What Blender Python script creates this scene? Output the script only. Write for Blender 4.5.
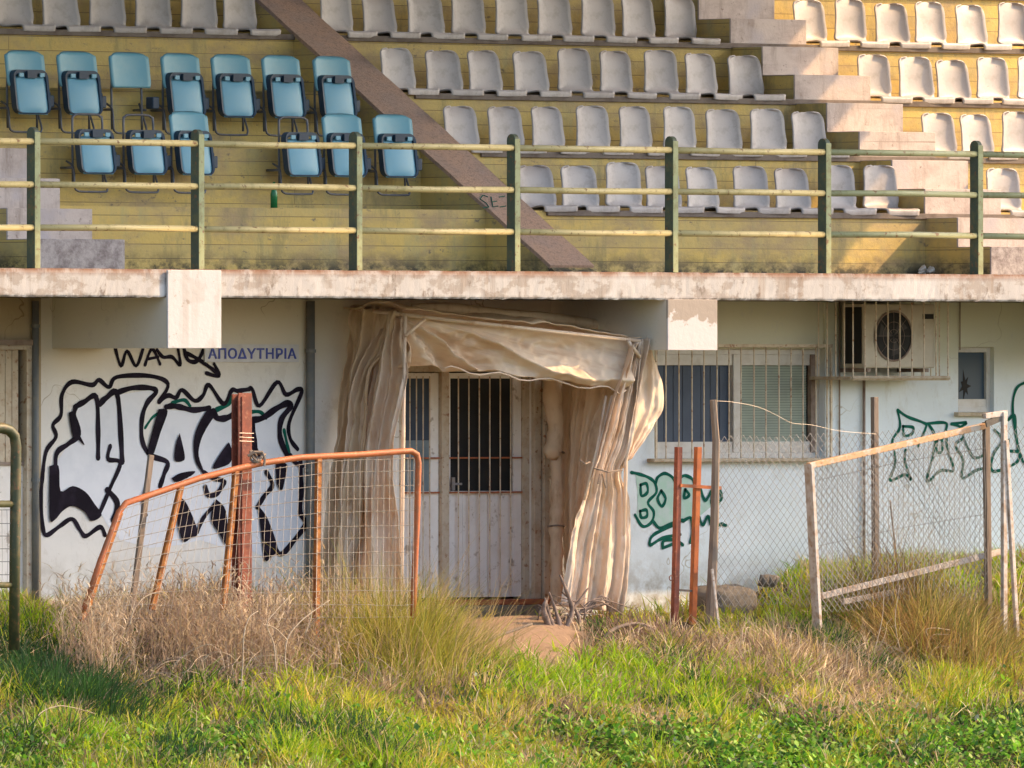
import bpy, math, random
import numpy as np
from mathutils import Vector, Matrix, noise as mnoise
random.seed(7); rng = np.random.default_rng(11)
R = math.radians
for o in list(bpy.data.objects): bpy.data.objects.remove(o)
scene = bpy.context.scene
COL = scene.collection

# ------------------------------------------------------------------ camera (telephoto from across the pitch)
TH = R(40); CS, SN = math.cos(TH), math.sin(TH)
D = 130.0; EYE = 1.95; FPX = 112*D
cam = bpy.data.cameras.new('camera'); camo = bpy.data.objects.new('camera', cam); COL.objects.link(camo)
camo.location = (-D*SN, -D*CS, EYE); camo.rotation_euler = (R(90), 0, -TH)
cam.sensor_width = 36; cam.lens = FPX*36/1024; cam.clip_start = 1; cam.clip_end = 3000
scene.camera = camo
# ------------------------------------------------------------------ world, sun, exposure
SUN = Vector((1.2, -0.60, 1.0)).normalized()
w = bpy.data.worlds.new('World'); scene.world = w; w.use_nodes = True
nt = w.node_tree; bg = nt.nodes['Background']
sky = nt.nodes.new('ShaderNodeTexSky'); sky.sky_type = 'NISHITA'; sky.sun_disc = False
sky.sun_elevation = math.asin(SUN.z); sky.sun_rotation = math.atan2(SUN.x, SUN.y)
sky.air_density = 1.2; sky.dust_density = 2.5; sky.ozone_density = 1.0
nt.links.new(sky.outputs[0], bg.inputs[0]); bg.inputs[1].default_value = 0.15
sl = bpy.data.lights.new('sun', 'SUN'); sl.energy = 2.6; sl.angle = R(0.53); sl.color = (1.0, 0.64, 0.30)
so = bpy.data.objects.new('sun', sl); COL.objects.link(so)
so.rotation_euler = SUN.to_track_quat('Z', 'Y').to_euler(); so.location = (20, -20, 30)
vs = scene.view_settings; vs.view_transform = 'Standard'; vs.look = 'None'; vs.gamma = 1; vs.exposure = 1.30
vs.use_curve_mapping = False

# ------------------------------------------------------------------ measuring: survey point on the plane y from its bearing (u) and elevation (v)
def P(u, v, y):
    a = (u-512)/FPX
    x = (a*D + y*(a*CS+SN))/(CS-a*SN)
    dep = D + x*SN + y*CS
    return Vector((x, y, EYE + (384-v)/FPX*dep))
def X(u, y): return P(u, 384, y).x
def G(x, y):                                    # ground height
    z = -0.17
    if y < 0.2: z -= 0.33*(0.2-y)
    z = max(z, -1.75)
    if z > -1.75:
        t = min(max((x-X(775, .6))/1.1, 0), 1); t = t*t*(3-2*t)
        k = 1 if y > -0.1 else max(0, 1+(y+0.1)/0.9)
        z += 0.40*t*k
        t2 = min(max((X(60, .6)-x)/1.0, 0), 1); z += .12*t2*k
        z += 0.03*math.sin(x*2.1+y)+0.02*math.sin(x*5.3-y*3.1)
    return z

# ------------------------------------------------------------------ materials
MATS = {}
class NB:
    def __init__(s, name):
        s.m = bpy.data.materials.new(name); s.m.use_nodes = True; s.t = s.m.node_tree
        s.b = s.t.nodes['Principled BSDF']; s.tc = s.t.nodes.new('ShaderNodeTexCoord'); s.co = s.tc.outputs['Object']
        MATS[name] = s.m
    def n(s, typ, **k):
        nd = s.t.nodes.new(typ)
        for a, v in k.items(): setattr(nd, a, v)
        return nd
    def L(s, a, b): s.t.links.new(a, b)
    def noise(s, scale, detail=5, rough=.6, sc=(1,1,1), co=None, loc=(0,0,0)):
        mp = s.n('ShaderNodeMapping'); mp.inputs['Scale'].default_value = sc; mp.inputs['Location'].default_value = loc
        s.L(co or s.co, mp.inputs[0])
        nd = s.n('ShaderNodeTexNoise'); nd.inputs['Scale'].default_value = scale
        nd.inputs['Detail'].default_value = detail; nd.inputs['Roughness'].default_value = rough
        s.L(mp.outputs[0], nd.inputs['Vector']); return nd.outputs['Fac']
    def ramp(s, f, p0, p1, c0=(0,0,0,1), c1=(1,1,1,1)):
        nd = s.n('ShaderNodeValToRGB'); e = nd.color_ramp.elements
        e[0].position = p0; e[1].position = p1; e[0].color = c0; e[1].color = c1
        s.L(f, nd.inputs[0]); return nd.outputs[0]
    def mix(s, f, a, b, bt='MIX'):
        nd = s.n('ShaderNodeMix', data_type='RGBA', blend_type=bt)
        if isinstance(f, (int, float)): nd.inputs[0].default_value = f
        else: s.L(f, nd.inputs[0])
        for i, v in ((6, a), (7, b)):
            if isinstance(v, tuple): nd.inputs[i].default_value = (*v[:3], 1)
            else: s.L(v, nd.inputs[i])
        return nd.outputs[2]
    def math(s, op, a, b=0.0):
        nd = s.n('ShaderNodeMath', operation=op, use_clamp=False)
        for i, v in ((0, a), (1, b)):
            if isinstance(v, (int, float)): nd.inputs[i].default_value = v
            else: s.L(v, nd.inputs[i])
        return nd.outputs[0]
    def sep(s):
        nd = s.n('ShaderNodeSeparateXYZ'); s.L(s.co, nd.inputs[0]); return nd.outputs
    def fin(s, col, rough=.8, bump=None, bd=.02, metal=0, spec=None):
        if isinstance(col, tuple): s.b.inputs['Base Color'].default_value = (*col[:3], 1)
        else: s.L(col, s.b.inputs['Base Color'])
        s.b.inputs['Roughness'].default_value = rough; s.b.inputs['Metallic'].default_value = metal
        if spec is not None: s.b.inputs['Specular IOR Level'].default_value = spec
        if bump is not None:
            bn = s.n('ShaderNodeBump'); bn.inputs['Distance'].default_value = bd; bn.inputs['Strength'].default_value = .8
            s.L(bump, bn.inputs['Height']); s.L(bn.outputs[0], s.b.inputs['Normal'])
        return s.m
def worn(name, c, c2, scale=12, lo=.45, hi=.65, rough=.7, metal=0, bd=.004, c3=None, sc=(1,1,1), spec=None):
    b = NB(name); n1 = b.noise(scale, 6, .65, sc); col = b.mix(b.ramp(n1, lo, hi), c, c2)
    if c3: col = b.mix(b.ramp(b.noise(scale*2.7, 4, .6, loc=(3,1,2)), .58, .68), col, c3)
    return b.fin(col, rough, n1, bd, metal, spec)

# yellow painted board-marked concrete
b = NB('yellow_terrace')
mp = b.n('ShaderNodeMapping'); mp.inputs['Rotation'].default_value = (R(90), 0, 0); b.L(b.co, mp.inputs[0])
br = b.n('ShaderNodeTexBrick'); b.L(mp.outputs[0], br.inputs['Vector']); br.inputs['Scale'].default_value = 1
br.inputs['Brick Width'].default_value = 3.7; br.inputs['Row Height'].default_value = .128; br.inputs['Mortar Size'].default_value = .004
br.inputs['Mortar Smooth'].default_value = .4
br.inputs['Color1'].default_value = (.64,.47,.15,1); br.inputs['Color2'].default_value = (.56,.43,.17,1); br.inputs['Mortar'].default_value = (.22,.155,.07,1)
c = b.mix(b.ramp(b.noise(1.6, 7, .7, (1,1,2.2)), .44, .66), br.outputs['Color'], (.40,.30,.17))
c = b.mix(b.ramp(b.noise(7, 8, .75, (1,1,1.6), loc=(6,2,9)), .60, .66), c, (.24,.19,.13))
c = b.mix(b.math('MULTIPLY', b.ramp(b.noise(5, 5, .7, (1,1,.3)), .52, .75), .55), c, (.36,.36,.20))
xyz = b.sep()
low = b.n('ShaderNodeMapRange'); low.inputs[1].default_value = 3.16; low.inputs[2].default_value = 2.98
b.L(xyz[2], low.inputs[0])
mold = b.math('MULTIPLY', low.outputs[0], b.ramp(b.noise(4.5, 6, .75, (1,1,1.5)), .40, .58))
c = b.mix(b.math('MULTIPLY', b.ramp(b.noise(3, 7, .75, (1,1,.25), loc=(9,9,1)), .54, .64), .5), c, (.24,.22,.12))
c = b.mix(mold, c, (.05,.05,.04))
b.fin(c, .85, b.noise(9, 6, .7), .012)
# pale stair concrete
b = NB('stair_white')
c = b.mix(b.ramp(b.noise(3, 6, .7, (1,1,2)), .45, .75), (.60,.52,.49), (.42,.34,.32))
c = b.mix(b.ramp(b.noise(18, 5, .7), .60, .74), c, (.22,.16,.13))
c = b.mix(b.math('MULTIPLY', b.ramp(b.noise(7, 6, .7, (1,1,.18), loc=(5,0,2)), .52, .68), .6), c, (.28,.21,.18))
c = b.mix(b.ramp(b.noise(1.1, 2, .5, (.35,.35,26), loc=(0,0,4)), .70, .74), c, (.36,.29,.26))
c = b.mix(b.ramp(b.noise(2.2, 3, .5, loc=(7,2,5)), .56, .68), c, (.50,.45,.47))
b.fin(c, .85, b.noise(25, 5, .7), .006)
b = NB('stair_bottom')
c = b.mix(b.ramp(b.noise(7, 6, .75), .42, .62), (.50,.45,.45), (.25,.21,.21)); b.fin(c, .9, b.noise(25,5,.7), .008)
# raw red-brown concrete of the sloping strip
b = NB('brown_concrete')
c = b.mix(b.ramp(b.noise(2.0, 5, .6), .4, .7), (.54,.345,.25), (.40,.30,.26))
c = b.mix(b.ramp(b.noise(30, 5, .8), .5, .7), c, (.24,.17,.14))
b.fin(c, .95, b.noise(40, 5, .8), .02)
# slab face: peeling white paint
b = NB('slab_paint')
n1 = b.noise(2.6, 8, .68, (1,1,1.6)); n2 = b.noise(9, 7, .72, (1,1,.45), loc=(4,4,1))
c = b.mix(b.ramp(n1, .49, .54), (.50,.475,.47), (.38,.335,.31))
c = b.mix(b.ramp(n2, .56, .66), c, (.22,.175,.15))
c = b.mix(b.math('MULTIPLY', b.ramp(b.noise(6, 5, .6, (1,1,.05), loc=(1,1,8)), .56, .68), .55), c, (.25,.17,.12))
c = b.mix(b.ramp(b.noise(1.1, 3, .5, loc=(9,0,3)), .55, .60), c, (.56,.54,.54))
xyz = b.sep(); top = b.n('ShaderNodeMapRange'); top.inputs[1].default_value = 2.885; top.inputs[2].default_value = 2.95; b.L(xyz[2], top.inputs[0])
c = b.mix(b.math('MULTIPLY', top.outputs[0], b.ramp(b.noise(5,5,.7,(1,1,.4)), .3, .55)), c, (.23,.115,.07))
bot = b.n('ShaderNodeMapRange'); bot.inputs[1].default_value = 2.745; bot.inputs[2].default_value = 2.70; b.L(xyz[2], bot.inputs[0])
c = b.mix(b.math('MULTIPLY', bot.outputs[0], b.ramp(b.noise(11,5,.7), .46, .56)), c, (.12,.10,.08))
b.fin(c, .85, n2, .008)
b = NB('beam_white')
c = b.mix(b.ramp(b.noise(2.2, 6, .6, loc=(2,0,0)), .54, .60), (.60,.585,.60), (.55,.525,.525))
c = b.mix(b.ramp(b.noise(22, 5, .7), .64, .74), c, (.33,.26,.22)); c = b.mix(b.math('MULTIPLY', b.ramp(b.noise(8, 5, .6, (1,1,.06), loc=(1,4,8)), .52, .68), .4), c, (.40,.34,.30)); c = b.mix(b.ramp(b.noise(5, 7, .7, loc=(3,3,3)), .64, .655), c, (.40,.34,.30)); b.fin(c, .8, b.noise(16,5,.6), .006)
b = NB('beam_peeling')
xyz = b.sep(); g = b.n('ShaderNodeMapRange'); g.inputs[1].default_value = 2.35; g.inputs[2].default_value = 2.85; b.L(xyz[2], g.inputs[0])
f = b.math('ADD', b.math('MULTIPLY', g.outputs[0], .35), b.noise(3.2, 7, .6, loc=(5,1,0)))
c = b.mix(b.ramp(f, .64, .67), (.62,.58,.59), (.38,.32,.28)); b.fin(c, .85, b.noise(16,5,.6), .006)
b = NB('soffit'); b.fin(b.mix(b.ramp(b.noise(3,5,.6),.4,.7), (.36,.31,.26), (.26,.22,.18)), .9)
# walls
def wallmat(name, a, dirt, up=None, upz=(2.25, 1.95)):
    b = NB(name); c = b.mix(b.ramp(b.noise(1.3, 6, .6), .45, .75), a, tuple(v*.86 for v in a))
    c = b.mix(b.math('MULTIPLY', b.ramp(b.noise(6, 6, .75, (1,1,.35)), .56, .78), .5), c, dirt)
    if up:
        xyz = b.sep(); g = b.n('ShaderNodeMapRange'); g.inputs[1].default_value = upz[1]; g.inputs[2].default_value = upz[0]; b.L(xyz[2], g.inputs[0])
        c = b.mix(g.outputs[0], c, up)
    xyz = b.sep(); g2 = b.n('ShaderNodeMapRange'); g2.inputs[1].default_value = .45; g2.inputs[2].default_value = 0.0; b.L(xyz[2], g2.inputs[0])
    c = b.mix(b.math('MULTIPLY', g2.outputs[0], b.ramp(b.noise(5,6,.7),.4,.65)), c, (.32,.27,.20))
    c = b.mix(b.ramp(b.noise(26, 4, .7, loc=(1,5,3)), .68, .74), c, dirt)
    c = b.mix(b.math('MULTIPLY', b.ramp(b.noise(2.3, 8, .78, loc=(8,5,3)), .57, .61), .35), c, tuple((p_+q_)/2 for p_, q_ in zip(a, dirt)))
    vo = b.n('ShaderNodeTexVoronoi', feature='DISTANCE_TO_EDGE'); vo.inputs['Scale'].default_value = .8
    mpv = b.n('ShaderNodeMapping'); b.L(b.co, mpv.inputs[0]); nzv = b.n('ShaderNodeTexNoise'); nzv.inputs['Scale'].default_value = 3; b.L(mpv.outputs[0], nzv.inputs['Vector'])
    vm = b.n('ShaderNodeVectorMath', operation='ADD'); b.L(mpv.outputs[0], vm.inputs[0]); b.L(nzv.outputs['Color'], vm.inputs[1]); b.L(vm.outputs[0], vo.inputs['Vector'])
    ck = b.math('MULTIPLY', b.ramp(vo.outputs['Distance'], .0, .006, (1,1,1,1), (0,0,0,1)), b.ramp(b.noise(.9, 3, .5, loc=(2,7,7)), .56, .62)); c = b.mix(ck, c, tuple(v*.9 for v in dirt))
    return b.fin(c, .85, b.noise(14, 6, .7), .004)
wallmat('wall_cream', (.78,.755,.735), (.36,.29,.21), (.70,.65,.57))
wallmat('wall_blue', (.76,.83,.89), (.42,.38,.30), (.68,.68,.56))  # last colour: bounce light under the deck painted into the upper wall
wallmat('wall_brown', (.45,.36,.24), (.25,.17,.10))
worn('dark_metal', (.05,.045,.045), (.035,.03,.03), 5)
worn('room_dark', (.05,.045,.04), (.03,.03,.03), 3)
worn('nosing', (.20,.165,.145), (.13,.10,.085), 6, rough=.9)
b = NB('seat_white')
oi = b.n('ShaderNodeObjectInfo')
c = b.mix(b.ramp(oi.outputs['Random'], 0, 1), (.54,.50,.50), (.42,.39,.40))
c = b.mix(b.ramp(b.noise(7, 6, .7), .50, .78), c, (.30,.265,.25))
wp = b.n('ShaderNodeVectorMath', operation='ADD'); b.L(b.co, wp.inputs[0]); b.L(oi.outputs['Location'], wp.inputs[1])
c = b.mix(b.ramp(b.noise(4.5, 6, .7, co=wp.outputs[0]), .54, .76), c, (.33,.29,.27))
c = b.mix(b.ramp(b.noise(40, 3, .7, co=wp.outputs[0]), .70, .76), c, (.12,.09,.08))
xyz = b.sep(); gz = b.n('ShaderNodeMapRange'); gz.inputs[1].default_value = .30; gz.inputs[2].default_value = .43; b.L(xyz[2], gz.inputs[0])
c = b.mix(b.math('MULTIPLY', gz.outputs[0], b.math('MULTIPLY', oi.outputs['Random'], .55)), c, (.34,.27,.24))
b.fin(c, .45, b.noise(20,3,.5), .002)
b = NB('seat_blue'); c = b.mix(b.ramp(b.noise(5, 5, .6), .45, .8), (.14,.37,.48), (.22,.42,.49)); b.fin(c, .42)
b = NB('seat_blue_pale'); c = b.mix(b.ramp(b.noise(5, 5, .6), .45, .8), (.17,.41,.57), (.22,.44,.54)); b.fin(c, .42)
worn('dark_plastic', (.015,.04,.085), (.03,.055,.09), 9, rough=.5)
worn('frame_steel', (.10,.11,.14), (.16,.15,.15), 14, rough=.45, metal=.3)
worn('rail_green', (.07,.095,.065), (.12,.13,.065), 9, .48, .62, .5, c3=(.22,.11,.05))
worn('rail_sunlit', (.36,.38,.20), (.28,.27,.13), 9, .48, .62, .5, c3=(.22,.12,.06))  # paler than the post green: sunlight on the fronts mixed into the colour
worn('rail_olive', (.42,.41,.22), (.34,.32,.16), 6, .5, .66, .5, c3=(.24,.12,.05))
worn('rail_yellow', (.62,.50,.24), (.45,.36,.16), 6, .5, .66, .5, c3=(.24,.12,.05))
worn('green_paint', (.055,.062,.03), (.12,.10,.045), 9, .48, .62, .5, c3=(.20,.10,.05))
worn('pipe_grey', (.16,.17,.18), (.22,.21,.19), 8, rough=.6)
worn('pipe_brown', (.30,.23,.19), (.20,.13,.10), 8, rough=.7)
worn('frame_cream', (.56,.48,.38), (.45,.34,.24), 7, rough=.55, c3=(.30,.15,.08))
worn('door_white', (.86,.82,.80), (.78,.73,.70), 4, rough=.5, c3=(.45,.38,.33))
worn('bar_cream', (.66,.57,.45), (.50,.38,.27), 10, rough=.55, c3=(.33,.15,.07))
worn('bar_rust', (.40,.12,.05), (.25,.09,.05), 10, rough=.7)
worn('alu_white', (.62,.60,.58), (.52,.48,.44), 6, rough=.4)
worn('sill', (.50,.42,.32), (.36,.27,.18), 12, rough=.85)
worn('ac_cream', (.52,.47,.38), (.44,.38,.29), 5, rough=.5)
worn('rust_orange', (.50,.135,.045), (.36,.12,.05), 12, .42, .62, .55, c3=(.56,.26,.14))
worn('rust_leg', (.42,.15,.03), (.24,.085,.03), 16, .42, .6, .75, c3=(.50,.28,.09))
worn('rust_red', (.27,.07,.04), (.17,.05,.035), 10, .42, .62, .7, c3=(.36,.15,.09))
worn('rust_bright', (.50,.15,.05), (.36,.11,.05), 10, .42, .62, .65)
worn('wire_pale', (.56,.52,.50), (.38,.30,.26), 30, rough=.45, metal=.2)
worn('wire_grey', (.22,.22,.24), (.30,.27,.25), 30, rough=.5, metal=.4)
worn('wood_grey', (.26,.20,.16), (.17,.13,.11), 6, rough=.9, sc=(6,6,.8))
worn('dead_wood', (.24,.18,.155), (.11,.08,.07), 14, rough=.9)
worn('dry_stem', (.52,.42,.32), (.36,.26,.19), 14, rough=.8)
worn('white_wood', (.60,.53,.49), (.40,.28,.20), 12, rough=.7, c3=(.33,.17,.09))
worn('orange_frame', (.62,.36,.20), (.56,.50,.46), 13, .5, .6, .6, c3=(.33,.15,.07))
worn('concrete_grey', (.20,.175,.15), (.12,.105,.09), 9, rough=.95, bd=.02)
worn('paint_black', (.010,.007,.014), (.022,.016,.03), 6, rough=.8, spec=.12)
b = NB('paint_lilac'); b.fin(b.mix(b.ramp(b.noise(3,6,.6),.45,.75), (.74,.76,.84), (.62,.65,.74)), .6)
worn('paint_green', (.004,.09,.065), (.010,.135,.095), 10, rough=.8, spec=.12)
worn('paint_green_pale', (.40,.60,.52), (.50,.62,.60), 10, rough=.7)
worn('sign_board', (.60,.60,.64), (.52,.51,.54), 6, rough=.5)
worn('sign_blue', (.05,.08,.40), (.08,.11,.42), 8, rough=.5)
worn('bottle_green', (.01,.16,.05), (.02,.2,.07), 8, rough=.2)
worn('blind_green', (.36,.42,.37), (.32,.37,.34), 3, rough=.7)
worn('blind_dark', (.045,.07,.12), (.035,.055,.10), 3, rough=.6)
worn('pane_grey', (.22,.29,.34), (.17,.23,.28), 4, rough=.5)
worn('black_void', (.012,.012,.014), (.02,.02,.02), 3, rough=.8)
b = NB('glass'); b.fin((.05,.085,.13), .35, spec=.3)
b = NB('soil')
c = b.mix(b.ramp(b.noise(1.5, 6, .65), .4, .65), (.46,.30,.20), (.38,.26,.18))
c = b.mix(b.ramp(b.noise(14, 6, .75), .55, .72), c, (.24,.15,.09))
xyz = b.sep()
# the wooded/grassy part of the sheet is darker humus; bare earth only before the door
ln = b.math('SUBTRACT', b.math('MULTIPLY', xyz[0], CS), b.math('MULTIPLY', xyz[1], SN))
m1 = b.math('ABSOLUTE', b.math('ADD', ln, .02))
m1 = b.math('ADD', m1, b.math('MULTIPLY', b.noise(3,5,.6), .5))
c = b.mix(b.ramp(m1, .78, 1.05), c, (.085,.070,.035)); b.fin(c, .95, b.noise(16,8,.8), .06)
def clothmat(name, a, bcol, streak):
    b = NB(name); c = b.mix(b.ramp(b.noise(2.5, 6, .6, (1,1,.5)), .42, .68), a, bcol)
    c = b.mix(b.math('MULTIPLY', b.ramp(b.noise(5, 5, .65, (1.5,1.5,.6), loc=(3,3,8)), .54, .70), .7), c, streak)
    b.fin(c, .55, b.noise(18,5,.6), .006)
    tr = b.n('ShaderNodeBsdfTranslucent'); b.L(c, tr.inputs[0]); mx = b.n('ShaderNodeMixShader'); mx.inputs[0].default_value = .22
    b.L(b.b.outputs[0], mx.inputs[1]); b.L(tr.outputs[0], mx.inputs[2]); b.L(mx.outputs[0], b.t.nodes['Material Output'].inputs[0])
clothmat('canvas', (.84,.66,.50), (.76,.53,.34), (.50,.24,.09))
def streaked():
    b = NB('canvas_streaked'); mp = b.n('ShaderNodeMapping'); mp.inputs['Rotation'].default_value = (0, R(-14), 0); b.L(b.co, mp.inputs[0])
    f1 = b.noise(3.2, 5, .6, (.28,1,3.2), co=mp.outputs[0]); f2 = b.noise(2.0, 5, .6, loc=(2,2,2))
    c = b.mix(b.ramp(f2, .42, .68), (.84,.67,.50), (.78,.56,.38)); c = b.mix(b.math('MULTIPLY', b.ramp(f1, .52, .70), .55), c, (.50,.27,.12))
    b.fin(c, .55, b.noise(18,5,.6), .006)
    tr = b.n('ShaderNodeBsdfTranslucent'); b.L(c, tr.inputs[0]); mx = b.n('ShaderNodeMixShader'); mx.inputs[0].default_value = .22
    b.L(b.b.outputs[0], mx.inputs[1]); b.L(tr.outputs[0], mx.inputs[2]); b.L(mx.outputs[0], b.t.nodes['Material Output'].inputs[0])
streaked()
clothmat('canvas_pale', (.84,.69,.56), (.78,.60,.44), (.56,.33,.16))
clothmat('canvas_dim', (.80,.64,.47), (.70,.52,.35), (.46,.27,.13))
def leafmat(name, tr_amt=.35, rough=.5):
    b = NB(name); at = b.n('ShaderNodeAttribute', attribute_name='tint'); b.L(at.outputs['Color'], b.b.inputs['Base Color'])
    b.b.inputs['Roughness'].default_value = rough; b.b.inputs['Specular IOR Level'].default_value = .35
    tr = b.n('ShaderNodeBsdfTranslucent'); b.L(at.outputs['Color'], tr.inputs[0]); mx = b.n('ShaderNodeMixShader'); mx.inputs[0].default_value = tr_amt
    b.L(b.b.outputs[0], mx.inputs[1]); b.L(tr.outputs[0], mx.inputs[2]); b.L(mx.outputs[0], b.t.nodes['Material Output'].inputs[0])
leafmat('grass_blade', .5); leafmat('leaf', .35, .65)

# ------------------------------------------------------------------ mesh helpers
class MB:
    def __init__(s): s.v = []; s.f = []; s.smooth = False
    def quad(s, a, b, c, d): i = len(s.v); s.v += [tuple(a), tuple(b), tuple(c), tuple(d)]; s.f.append((i,i+1,i+2,i+3))
    def box(s, x0, x1, y0, y1, z0, z1):
        i = len(s.v); s.v += [(x,y,z) for x in (x0,x1) for y in (y0,y1) for z in (z0,z1)]
        s.f += [tuple(i+k for k in q) for q in ((0,1,3,2),(4,6,7,5),(0,4,5,1),(2,3,7,6),(0,2,6,4),(1,5,7,3))]
        return s
    def bar(s, a, b, w, d, side=None):              # rectangular section; side = direction of width w
        a, b = Vector(a), Vector(b); t = (b-a).normalized()
        sd = Vector(side) if side else Vector((1,0,0))
        sd = (sd - t*sd.dot(t)); sd = sd.normalized() if sd.length > 1e-4 else t.orthogonal().normalized()
        n = t.cross(sd); i = len(s.v)
        for p in (a, b):
            for (q, r) in ((-1,-1),(1,-1),(1,1),(-1,1)): s.v.append(tuple(p + sd*q*w/2 + n*r*d/2))
        s.f += [(i,i+1,i+2,i+3),(i+7,i+6,i+5,i+4)] + [(i+k, i+4+k, i+4+(k+1)%4, i+(k+1)%4) for k in range(4)]
        return s
    def tube(s, pts, r, n=10, caps=True):
        pts = [Vector(p) for p in pts]; m = len(pts); rs = r if isinstance(r, (list, tuple)) else [r]*m
        up = None; base = len(s.v)
        for k in range(m):
            t = (pts[min(k+1,m-1)] - pts[max(k-1,0)]).normalized()
            if up is None: up = t.orthogonal().normalized()
            up = (up - t*up.dot(t)).normalized(); sd = t.cross(up)
            for j in range(n):
                a = 2*math.pi*j/n; s.v.append(tuple(pts[k] + (up*math.cos(a)+sd*math.sin(a))*rs[k]))
        for k in range(m-1):
            for j in range(n):
                s.f.append((base+k*n+j, base+k*n+(j+1)%n, base+(k+1)*n+(j+1)%n, base+(k+1)*n+j))
        if caps: s.f.append(tuple(base+j for j in reversed(range(n)))); s.f.append(tuple(base+(m-1)*n+j for j in range(n)))
        return s
    def prism(s, poly, d):                           # closed planar polygon extruded by vector d
        d = Vector(d); i = len(s.v); n = len(poly); s.v += [tuple(p) for p in poly] + [tuple(Vector(p)+d) for p in poly]
        s.f += [tuple(range(i+n-1, i-1, -1)), tuple(range(i+n, i+2*n))] + [(i+k, i+(k+1)%n, i+n+(k+1)%n, i+n+k) for k in range(n)]
        return s
    def grid(s, fn, nu, nv):
        i = len(s.v)
        for a in range(nu+1):
            for c in range(nv+1): s.v.append(tuple(fn(a/nu, c/nv)))
        for a in range(nu):
            for c in range(nv):
                k = i + a*(nv+1)+c; s.f.append((k, k+nv+1, k+nv+2, k+1))
        return s
    def build(s, name, mat, parent=None, smooth=False, bevel=0, solid=0, origin=None):
        me = bpy.data.meshes.new(name); v = s.v
        if origin is not None: o_ = Vector(origin); v = [tuple(Vector(p)-o_) for p in v]
        me.from_pydata(v, [], s.f); me.materials.append(MATS[mat]); me.update()
        if smooth:
            for p in me.polygons: p.use_smooth = True
        o = bpy.data.objects.new(name, me); COL.objects.link(o)
        if origin is not None: o.location = origin
        if parent is not None: o.parent = parent
        if solid: m = o.modifiers.new('solid', 'SOLIDIFY'); m.thickness = solid; m.offset = 0
        if bevel: m = o.modifiers.new('bevel', 'BEVEL'); m.width = bevel; m.segments = 2; m.limit_method = 'ANGLE'
        return o
def tag(o, label=None, cat=None, group=None, kind=None):
    if label: o['label'] = label
    if cat: o['category'] = cat
    if group: o['group'] = group
    if kind: o['kind'] = kind
    return o
def thing(name, label, cat, loc=(0,0,0), group=None):
    o = bpy.data.objects.new(name, None); COL.objects.link(o); o.location = loc; o.empty_display_size = .2
    return tag(o, label, cat, group)
def put(root, *parts):                              # parent parts built in world space to a root that has its own place
    for p in parts:
        p.parent = root; p.matrix_parent_inverse = Matrix.Translation(-Vector(root.location))
def copy_tree(o, parent=None):
    c = o.copy(); COL.objects.link(c)
    if parent: c.parent = parent; c.matrix_parent_inverse = o.matrix_parent_inverse.copy()
    for ch in list(o.children): copy_tree(ch, c)
    return c
def spline(pts, k=6):
    if len(pts) < 3: return pts
    p = [pts[0]] + list(pts) + [pts[-1]]; out = []
    for i in range(1, len(p)-2):
        for j in range(k):
            t = j/k; out.append(tuple(.5*(2*p[i][a] + (p[i+1][a]-p[i-1][a])*t + (2*p[i-1][a]-5*p[i][a]+4*p[i+1][a]-p[i+2][a])*t*t
                + (-p[i-1][a]+3*p[i][a]-3*p[i+1][a]+p[i+2][a])*t**3) for a in range(len(p[i]))))
    out.append(tuple(pts[-1])); return out

# ------------------------------------------------------------------ key measurements
WY = 1.58                       # wall plane behind the deck edge (deck edge is y = 0)
ZS0, ZS1 = 2.71, 2.95           # deck slab
Y0, DR, H = 2.15, 0.925, 0.548  # first riser, tread depth, riser height
XL, XR = -13.0, 17.0
NR = 9
def RY(i): return Y0 + i*DR
def RZ(i): return ZS1 + i*H + (.036 if i else 0)

# ------------------------------------------------------------------ ground
mb = MB()
ys = [8, 3, 1.6, 1.2, .8, .5, .2, -.1, -.4, -.7, -1, -1.4, -1.8, -2.2, -2.6, -3, -3.5, -4, -4.4, -4.8, -5.4, -7, -12, -30, -160, -900]
xs = [-900, -200, -60, -30, -20] + [(-16+.4*i) for i in range(92)] + [30, 60, 200, 900]
i0 = 0
for y in [900, 60] + ys:
    for x in xs: mb.v.append((x, y, G(x, y) if y > -5.3 else -1.75))
nx = len(xs)
for j in range(len(ys)+1):
    for i in range(nx-1): k = j*nx+i; mb.f.append((k, k+nx, k+nx+1, k+1))
tag(mb.build('ground', 'soil', smooth=True), 'sloping earth bank in front of the grandstand', None, None, 'structure')

# ------------------------------------------------------------------ the grandstand building
st = thing('grandstand', 'weathered concrete grandstand with yellow tiers above whitewashed changing rooms covered in graffiti', 'grandstand', (0, 0, 0))
def wall_with_holes(x0, x1, z0, z1, y0, y1, holes, skip=None):
    m = MB(); xs = sorted({x0, x1, *[h[0] for h in holes], *[h[1] for h in holes]}); zs = sorted({z0, z1, *[h[2] for h in holes], *[h[3] for h in holes]})
    for a, b_ in zip(xs, xs[1:]):
        run = None
        for c, d in zip(zs, zs[1:]):
            mx, mz = (a+b_)/2, (c+d)/2
            if any(h[0] < mx < h[1] and h[2] < mz < h[3] for h in holes): continue
            m.box(a, b_, y0, y1, c, d)
    return m
def ZZ(v, u, y=WY): return P(u, v, y).z
LD = (X(-60, WY), X(31, WY), -.6, ZZ(342, 20))
MD = (X(399, WY), X(531, WY), -.02, 2.12)
WN = (X(657, WY), X(823, WY), ZZ(458, 740), ZZ(349, 740))
SW = (X(958, WY), X(994, WY), ZZ(412, 970), ZZ(347, 970))
xa, xb = X(41, WY), X(560, WY)
wall_with_holes(XL, xa, -1.0, ZS0, WY, WY+.25, [LD]).build('wall', 'wall_brown', st)
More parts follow.
